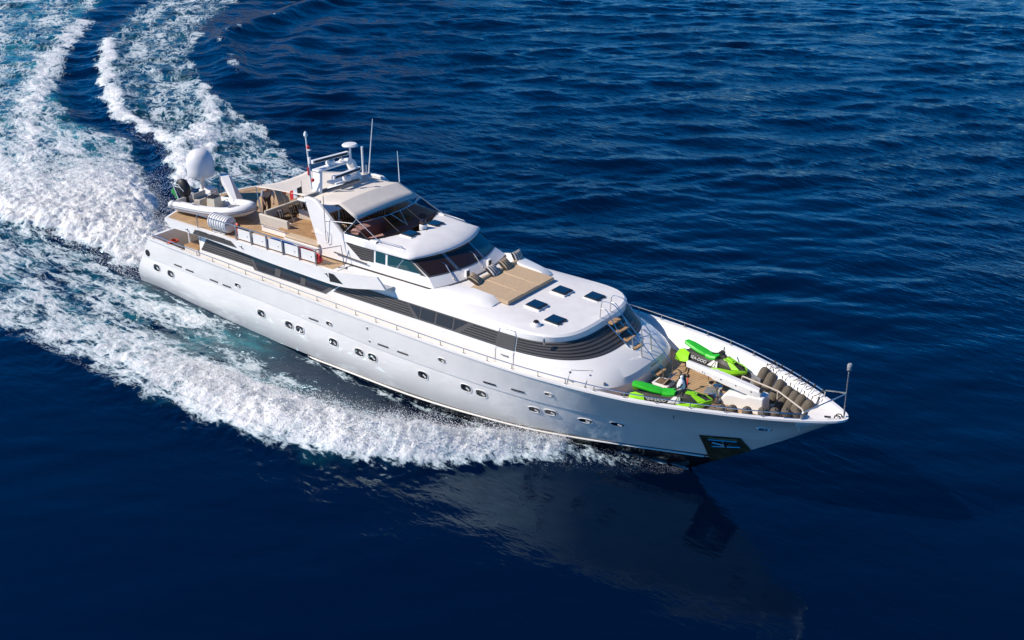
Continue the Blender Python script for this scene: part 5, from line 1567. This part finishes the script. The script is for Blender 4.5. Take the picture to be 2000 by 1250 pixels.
# port wash, outside the dark channel
PP = [(-9, 6.8), (-12.5, 8.6), (-16.4, 10.9), (-20.5, 11.9), (-25, 12.9), (-34, 17.9), (-46, 26.4), (-54, 34.8), (-62, 46), (-70, 62), (-62, 64), (-53, 49), (-45, 37.8), (-36, 28.6), (-26, 22), (-15.4, 18.8), (-7.4, 14.2), (-1, 10.8), (12, 9.8), (18, 8.9), (22, 5.8), (25, 2.2), (27.5, 0.9), (24.4, 1.7), (21, 3.4), (17, 4.8), (12, 5.2), (7, 3.9), (0, 4.2), (-4, 5.4)]
sd = polysd(wx, wy_, PP)
foam = np.maximum(foam, sstep(-0.12, 0.5, sd) * np.clip(0.45 + 0.42 * fbm(FLOW_S / 4.0, FLOW_N / 1.5, 3, 51), 0.2, 0.8))
rough = np.maximum(rough, sstep(-0.2, 1.0, sd) * 0.5)
aer = np.maximum(aer, 0.35 * sstep(-0.3, 1.5, sd))
# white inner edges and ridges of the older wake
for L_, lev, w, h in (([(-9.5, 6.9), (-12, 8.4), (-16.4, 11.2), (-20.5, 12.2), (-25, 13.2), (-33, 17.8), (-45, 26.4)], 1.0, 0.8, 0.3),
                      ([(-16.0, 12.0), (-18.5, 16.0), (-22, 19.0), (-27, 22)], 0.85, 0.8, 0.2),
                      ([(-12.0, 9.5), (-15.0, 12.5), (-17.5, 14.8)], 0.98, 1.2, 0.25),
                      ([(-17.5, 1.5), (-24.5, 5.5), (-33, 11.5), (-43, 19.5), (-54, 30)], 0.8, 1.6, 0.1)):
    ld, ls, _ = polyd(wx, wy_, L_)
    foam = np.maximum(foam, (lev + 0.2 * fbm(X / 1.6, Y / 1.6, 2, 61)) * np.exp(-(ld / w) ** 2))
    H += h * np.exp(-(ld / (w * 1.6)) ** 2)
    rough = np.maximum(rough, 0.7 * np.exp(-(ld / (w * 1.3)) ** 2))
# transverse ripples in the dark channel and the swell thrown out to port
chan = [(-4, 3.8), (-12, 5.6), (-19.5, 11.0), (-26, 11.8), (-35.5, 16.3), (-45, 23.5), (-54, 32)]
cd, cs, _ = polyd(X, Y, chan)
H -= 0.25 * np.exp(-(cd / 1.6) ** 2)
foam *= 1 - 0.75 * np.exp(-(polyd(wx, wy_, chan[2:])[0] / 0.7) ** 2)
for L_, h, w in (([(-24, 24.5), (-31, 28.5), (-38, 33.5), (-41, 39), (-45, 52), (-50, 70)], 0.75, 1.5), ([(-12, 21), (-22, 27), (-32, 36), (-38, 48)], 0.4, 1.8), ([(0, 17), (-10, 23), (-22, 34)], 0.25, 2.0)):
    ld, ls, lsd = polyd(X + 0.6 * fbm(X / 5, Y / 5, 2, 80), Y, L_)
    H += h * np.exp(-(ld / w) ** 2) * sstep(0, 6, ls)
    if h > 0.7: foam = np.maximum(foam, 0.62 * np.exp(-((ld - 0.2) / 0.35) ** 2) * sstep(-0.1, 0.45, fbm(X / 3.5, Y / 3.5, 2, 83)))
gl = np.exp(-((X - 8.2) / 1.5) ** 2 - ((Y + 4.15) / 0.7) ** 2)
aer = np.maximum(aer, 1.0 * gl); foam *= 1 - 0.6 * gl
# loose flecks and streaks off the crest in the calm water
ff = fbm(X / 1.2, Y / 0.5, 3, 91)
foam = np.maximum(foam, 0.5 * sstep(0.42, 0.7, ff) * sstep(-3.2, -0.2, polysd(X, Y, PA)))
# turbulent relief
tur = 0.50 * fbm(X / 1.7, Y / 1.3, 4, 5, 0.55) + 0.14 * np.abs(fbm(X / 0.55, Y / 0.55, 3, 6)) + (0.12 - 0.06 * sstep(0, -4, X)) * fbm(X / 0.28, Y / 0.28, 2, 8)
jets = np.clip(1 - np.abs(fbm(X / 0.75, Y / 1.1, 4, 15, 0.6)) * 4.0, 0, 1) ** 2
H += rough * tur * 0.62 + np.clip(rough - 0.55, 0, 1) * 0.42 * jets
# no water inside the hull
inside = (np.abs(Y) < hullw(np.clip(X, -1, 28.2)) - 0.25) & (X > -0.4) & (X < 27.5)
H = np.where(inside, np.minimum(H, -0.15), H)
foam = np.clip(foam, 0, 1.25)

nx, ny = X.shape
me = bpy.data.meshes.new("sea")
co = np.stack([X, Y, H], -1).reshape(-1, 3).astype(np.float32)
me.vertices.add(len(co)); me.vertices.foreach_set("co", co.ravel())
I = np.arange(nx * ny).reshape(nx, ny)
quads = np.stack([I[:-1, :-1], I[1:, :-1], I[1:, 1:], I[:-1, 1:]], -1).reshape(-1, 4)
me.loops.add(quads.size); me.loops.foreach_set("vertex_index", quads.ravel().astype(np.int32))
me.polygons.add(len(quads)); me.polygons.foreach_set("loop_start", (np.arange(len(quads)) * 4).astype(np.int32))
me.polygons.foreach_set("use_smooth", np.ones(len(quads), bool))
me.update(); me.validate()
for nm, arr in (("foam", foam), ("aer", np.clip(aer, 0, 1)), ("calm", calm)):
    a = me.attributes.new(nm, 'FLOAT', 'POINT'); a.data.foreach_set("value", arr.ravel().astype(np.float32))
a = me.attributes.new("flow", 'FLOAT_VECTOR', 'POINT'); a.data.foreach_set("vector", np.stack([FLOW_S, FLOW_N, H], -1).reshape(-1).astype(np.float32))
sea = bpy.data.objects.new("sea", me); COL.objects.link(sea)
sea['kind'] = 'structure'; sea['category'] = 'sea'; sea['label'] = 'deep blue sea with the white wake of the yacht'

def sea_material():
    m = bpy.data.materials.new("sea_water"); m.use_nodes = True
    n = m.node_tree; L = n.links; N = n.nodes
    p = N["Principled BSDF"]; out = N["Material Output"]
    def node(t, **kw):
        q = N.new(t)
        for k, v in kw.items():
            if k in ('operation', 'data_type', 'blend_type', 'attribute_name', 'noise_dimensions', 'clamp', 'interpolation_type', 'feature', 'noise_type', 'voronoi_dimensions'): setattr(q, k, v)
            else: q.inputs[k].default_value = v
        return q
    def math_(op, a, b=None, clamp=False):
        q = N.new("ShaderNodeMath"); q.operation = op; q.use_clamp = clamp
        for i, v in enumerate((a, b)):
            if v is None: continue
            if isinstance(v, (int, float)): q.inputs[i].default_value = v
            else: L.new(v, q.inputs[i])
        return q.outputs[0]
    def attr(nm, o_='Fac'):
        q = N.new("ShaderNodeAttribute"); q.attribute_name = nm; return q.outputs[o_]
    def mapr(v, a, b, c, d, smooth=True):
        q = N.new("ShaderNodeMapRange"); q.interpolation_type = 'SMOOTHSTEP' if smooth else 'LINEAR'
        for i, k in enumerate((v, a, b, c, d)):
            if isinstance(k, (int, float)): q.inputs[i].default_value = k
            else: L.new(k, q.inputs[i])
        return q.outputs[0]
    def noise(vec, scale, detail, rough=0.55, dist=0.0):
        q = N.new("ShaderNodeTexNoise"); q.inputs["Scale"].default_value = scale; q.inputs["Detail"].default_value = detail; q.inputs["Roughness"].default_value = rough; q.inputs["Distortion"].default_value = dist
        L.new(vec, q.inputs["Vector"]); return q.outputs[0]
    tc = N.new("ShaderNodeTexCoord"); pos = tc.outputs["Object"]
    fl = attr("flow", 'Vector'); foam_ = attr("foam"); aer_ = attr("aer"); calm_ = attr("calm")
    sc = N.new("ShaderNodeMapping"); sc.inputs["Scale"].default_value = (0.62, 1.25, 1.0); L.new(fl, sc.inputs["Vector"])
    flow = sc.outputs[0]
    # web of foam: ridges of two noises
    def ridge(scale, detail, k, dist=0.4):
        v = noise(flow, scale, detail, 0.6, dist)
        d_ = math_('ABSOLUTE', math_('SUBTRACT', v, 0.5))
        return math_('SUBTRACT', 1.0, math_('MULTIPLY', d_, k), True)
    r1 = ridge(1.0, 6, 7.0, 0.6); r2 = ridge(3.4, 5, 6.0, 0.5)
    fine = noise(flow, 9.0, 6, 0.75)
    big = noise(flow, 0.5, 4, 0.6)
    pat = math_('ADD', math_('ADD', math_('MULTIPLY', r1, 0.34), math_('MULTIPLY', r2, 0.26)), math_('ADD', math_('MULTIPLY', fine, 0.42), math_('MULTIPLY', math_('SUBTRACT', big, 0.5), 0.5)))
    thr = math_('SUBTRACT', 1.02, foam_)
    mask = mapr(pat, math_('SUBTRACT', thr, 0.07), math_('ADD', thr, 0.24), 0.0, 1.0)
    gate = mapr(foam_, 0.06, 0.25, 0.0, 1.0)
    mask = math_('MULTIPLY', mask, gate, True)
    # water colour
    deep = N.new("ShaderNodeMix"); deep.data_type = 'RGBA'
    deep.inputs[6].default_value = (0.0002, 0.0032, 0.0145, 1); deep.inputs[7].default_value = (0.018, 0.19, 0.215, 1)
    an = math_('MULTIPLY', aer_, mapr(noise(flow, 0.9, 4), 0.35, 0.65, 0.25, 1.0), True)
    L.new(an, deep.inputs[0]); L.new(deep.outputs[2], p.inputs["Base Color"])
    p.inputs["Roughness"].default_value = 0.07; p.inputs["IOR"].default_value = 1.42; p.inputs["Specular IOR Level"].default_value = 1.0; p.inputs["Specular Tint"].default_value = (0.32, 0.72, 1.0, 1)
    # ripples finer than the mesh
    mp = N.new("ShaderNodeMapping"); mp.inputs["Rotation"].default_value = (0, 0, -0.616); mp.inputs["Scale"].default_value = (0.5, 1.15, 1)
    # rotate so that x runs along the crests
    L.new(pos, mp.inputs["Vector"])
    h1 = noise(mp.outputs[0], 1.6, 4, 0.55, 0.3); h2 = noise(mp.outputs[0], 4.2, 3, 0.55, 0.2)
    hsum = math_('ADD', math_('MULTIPLY', h1, 1.0), math_('MULTIPLY', h2, 0.34))
    hs = math_('MULTIPLY', math_('MULTIPLY', hsum, mapr(calm_, 0, 1, 0.14, 1.2, False)), mapr(noise(pos, 0.055, 3), 0.35, 0.65, 0.55, 1.35))
    bw_ = N.new("ShaderNodeBump"); bw_.inputs["Strength"].default_value = 1.0; bw_.inputs["Distance"].default_value = 0.115
    L.new(hs, bw_.inputs["Height"]); L.new(bw_.outputs[0], p.inputs["Normal"])
    # foam
    f = N.new("ShaderNodeBsdfPrincipled"); f.inputs["Roughness"].default_value = 0.9; f.inputs["Specular IOR Level"].default_value = 0.15
    fc = N.new("ShaderNodeMix"); fc.data_type = 'RGBA'; fc.inputs[6].default_value = (0.34, 0.47, 0.52, 1); fc.inputs[7].default_value = (0.78, 0.79, 0.79, 1)
    L.new(mapr(math_('ADD', pat, foam_), 0.95, 1.6, 0, 1), fc.inputs[0]); L.new(fc.outputs[2], f.inputs["Base Color"])
    bf = N.new("ShaderNodeBump"); bf.inputs["Strength"].default_value = 0.9; bf.inputs["Distance"].default_value = 0.10
    L.new(math_('ADD', math_('MULTIPLY', pat, 0.6), noise(pos, 5.0, 6, 0.65)), bf.inputs["Height"]); L.new(bf.outputs[0], f.inputs["Normal"])
    mx = N.new("ShaderNodeMixShader")
    L.new(mask, mx.inputs[0]); L.new(p.outputs[0], mx.inputs[1]); L.new(f.outputs[0], mx.inputs[2]); L.new(mx.outputs[0], out.inputs[0])
    return m
me.materials.append(sea_material())

# ------------------------------------------------------------------ spray: countless small drops and clots thrown up from crest and stern wash
SPR = mat("spray_white", (0.86, 0.87, 0.88), 0.8, spec=0.2)
def surf(x, y):
    i = np.clip(np.searchsorted(GX, x) - 1, 0, nx - 2); j = np.clip(np.searchsorted(GY, y) - 1, 0, ny - 2)
    return H[i, j]
rsp = np.random.RandomState(11)
pts, rad = [], []
def emit(line, n, spread, hmax, rmin, rmax, w=None, drift=(0, 0), power=2.2):
    L_ = np.array(line, float)
    seg = np.hypot(*(L_[1:] - L_[:-1]).T); cum = np.concatenate([[0], np.cumsum(seg)])
    q = rsp.rand(n)
    s_ = (q if w is None else np.interp(q, np.cumsum(w) / np.sum(w), np.linspace(0, 1, len(w)))) * cum[-1]
    x = np.interp(s_, cum, L_[:, 0]); y = np.interp(s_, cum, L_[:, 1])
    sp = np.interp(s_, cum, spread) if isinstance(spread, (list, tuple)) and len(spread) == len(line) else spread
    hm = np.interp(s_, cum, hmax) if isinstance(hmax, (list, tuple)) else hmax
    jet = 0.45 + 0.9 * np.clip(noise2(s_ * 1.3, s_ * 0 + 3.3, 77) + 0.3, 0, 1.2)
    g = np.clip(rsp.randn(n), -1.5, 1.5)
    x = x + rsp.randn(n) * 0.3 * sp; y = y + g * sp
    h = rsp.rand(n) ** power * hm * jet
    x = x + drift[0] * h; y = y + drift[1] * h
    z = surf(x, y) + h - 0.02
    r = rmin + (rmax - rmin) * rsp.rand(n) ** 4
    pts.append(np.stack([x, y, z], -1)); rad.append(r * (1 - 0.55 * np.clip(h / np.maximum(hm, 1e-3), 0, 1)))
emit(CREST_S[3:10], 75000, [0.25, 0.45, 0.6, 0.75, 0.85, 0.85, 0.8], [0.35, 0.6, 0.9, 1.0, 0.9, 0.65, 0.4], 0.004, 0.024, drift=(-0.1, -0.5))
emit(CREST_S[0:5], 5000, [0.1, 0.35, 0.7, 0.8, 0.6], [0.1, 0.25, 0.35, 0.5, 0.6], 0.003, 0.010, drift=(-0.1, -1.2), power=1.6)
emit(CREST_S[8:12], 9000, 1.2, 0.25, 0.004, 0.018)
emit([(-0.8, -1.5), (-4, -1.0), (-8, -0.2), (-13, 1.5), (-18, 4)], 60000, [1.2, 1.6, 2.0, 2.2, 2.2], [0.6, 1.0, 0.9, 0.6, 0.3], 0.004, 0.026)
emit([(-1.0, 2.2), (-6, 2.6), (-9, 4.6), (-13.5, 7.2)], 7000, 0.6, [0.4, 0.6, 0.6, 0.3], 0.005, 0.02)
emit([(-9.5, 6.9), (-13, 9), (-17, 11.4), (-22, 12.6)], 8000, 0.7, 0.4, 0.005, 0.024)
emit([(22, -3.6), (14, -5.5), (6, -5.0), (-2, -5.5)], 5000, 2.0, 0.1, 0.004, 0.014)
pts = np.concatenate(pts); rad = np.concatenate(rad)
ok = ~((np.abs(pts[:, 1]) < hullw(np.clip(pts[:, 0], -1, 28.2)) + 0.35) & (pts[:, 0] > -0.9) & (pts[:, 0] < 28))
pts, rad = pts[ok], rad[ok]
n = len(pts)
base = np.array([(1, 1, 1), (-1, -1, 1), (-1, 1, -1), (1, -1, -1)], float) * 0.75
tri = np.array([(0, 1, 3), (0, 2, 1), (0, 3, 2), (1, 2, 3)])
sx = rad[:, None] * (0.7 + 0.9 * rsp.rand(n, 3))
vs = (pts[:, None, :] + base[None] * sx[:, None, :] + rsp.randn(n, 4, 3) * (rad * 0.18)[:, None, None]).reshape(-1, 3).astype(np.float32)
fs_ = (tri[None] + (np.arange(n) * 4)[:, None, None]).reshape(-1, 3).astype(np.int32)
ms = bpy.data.meshes.new("spray")
ms.vertices.add(len(vs)); ms.vertices.foreach_set("co", vs.ravel())
ms.loops.add(fs_.size); ms.loops.foreach_set("vertex_index", fs_.ravel())
ms.polygons.add(len(fs_)); ms.polygons.foreach_set("loop_start", (np.arange(len(fs_)) * 3).astype(np.int32))
ms.polygons.foreach_set("use_smooth", np.ones(len(fs_), bool))
ms.update(); ms.materials.append(SPR)
spray = bpy.data.objects.new("spray", ms); COL.objects.link(spray)
spray['kind'] = 'stuff'; spray['label'] = 'white spray thrown up by the bow wave and stern wash'; spray['category'] = 'spray'

# ------------------------------------------------------------------ the shore the boat is passing, above the frame; the water mirrors its slopes
def hillside():
    n1, n2 = 120, 40
    base = Vector((43.1, -32.9, 0)); vs = []
    a0 = math.atan2(0.816, -0.578)
    for i in range(n1):
        az = a0 + R(1.0 + 24.0 * i / (n1 - 1))
        e = math.sin(math.pi * i / (n1 - 1)) ** 0.5
        for j in range(n2):
            t = j / (n2 - 1)
            d = 262 + 260 * t
            x, y = base.x + math.cos(az) * d, base.y + math.sin(az) * d
            h = 42 * e * (1 - (1 - t) ** 1.7)
            vs.append((x, y, h))
    v = np.array(vs); nn = fbm(v[:, 0] / 38, v[:, 1] / 38, 5, 120); v[:, 2] = v[:, 2] * (1 + 0.55 * nn) + 5 * np.abs(nn) - 1.5
    b = MB(); b.add([tuple(p) for p in v], [(i * n2 + j, (i + 1) * n2 + j, (i + 1) * n2 + j + 1, i * n2 + j + 1) for i in range(n1 - 1) for j in range(n2 - 1)])
    m = mat("hillside_scrub", (0.22, 0.16, 0.085), 0.9, var=0.6, vscale=0.06)
    o = mk('hillside', b, m, None, ang=180); o['kind'] = 'structure'; o['category'] = 'hill'; o['label'] = 'brown scrub covered hillside along the shore beyond the wake'
hillside()
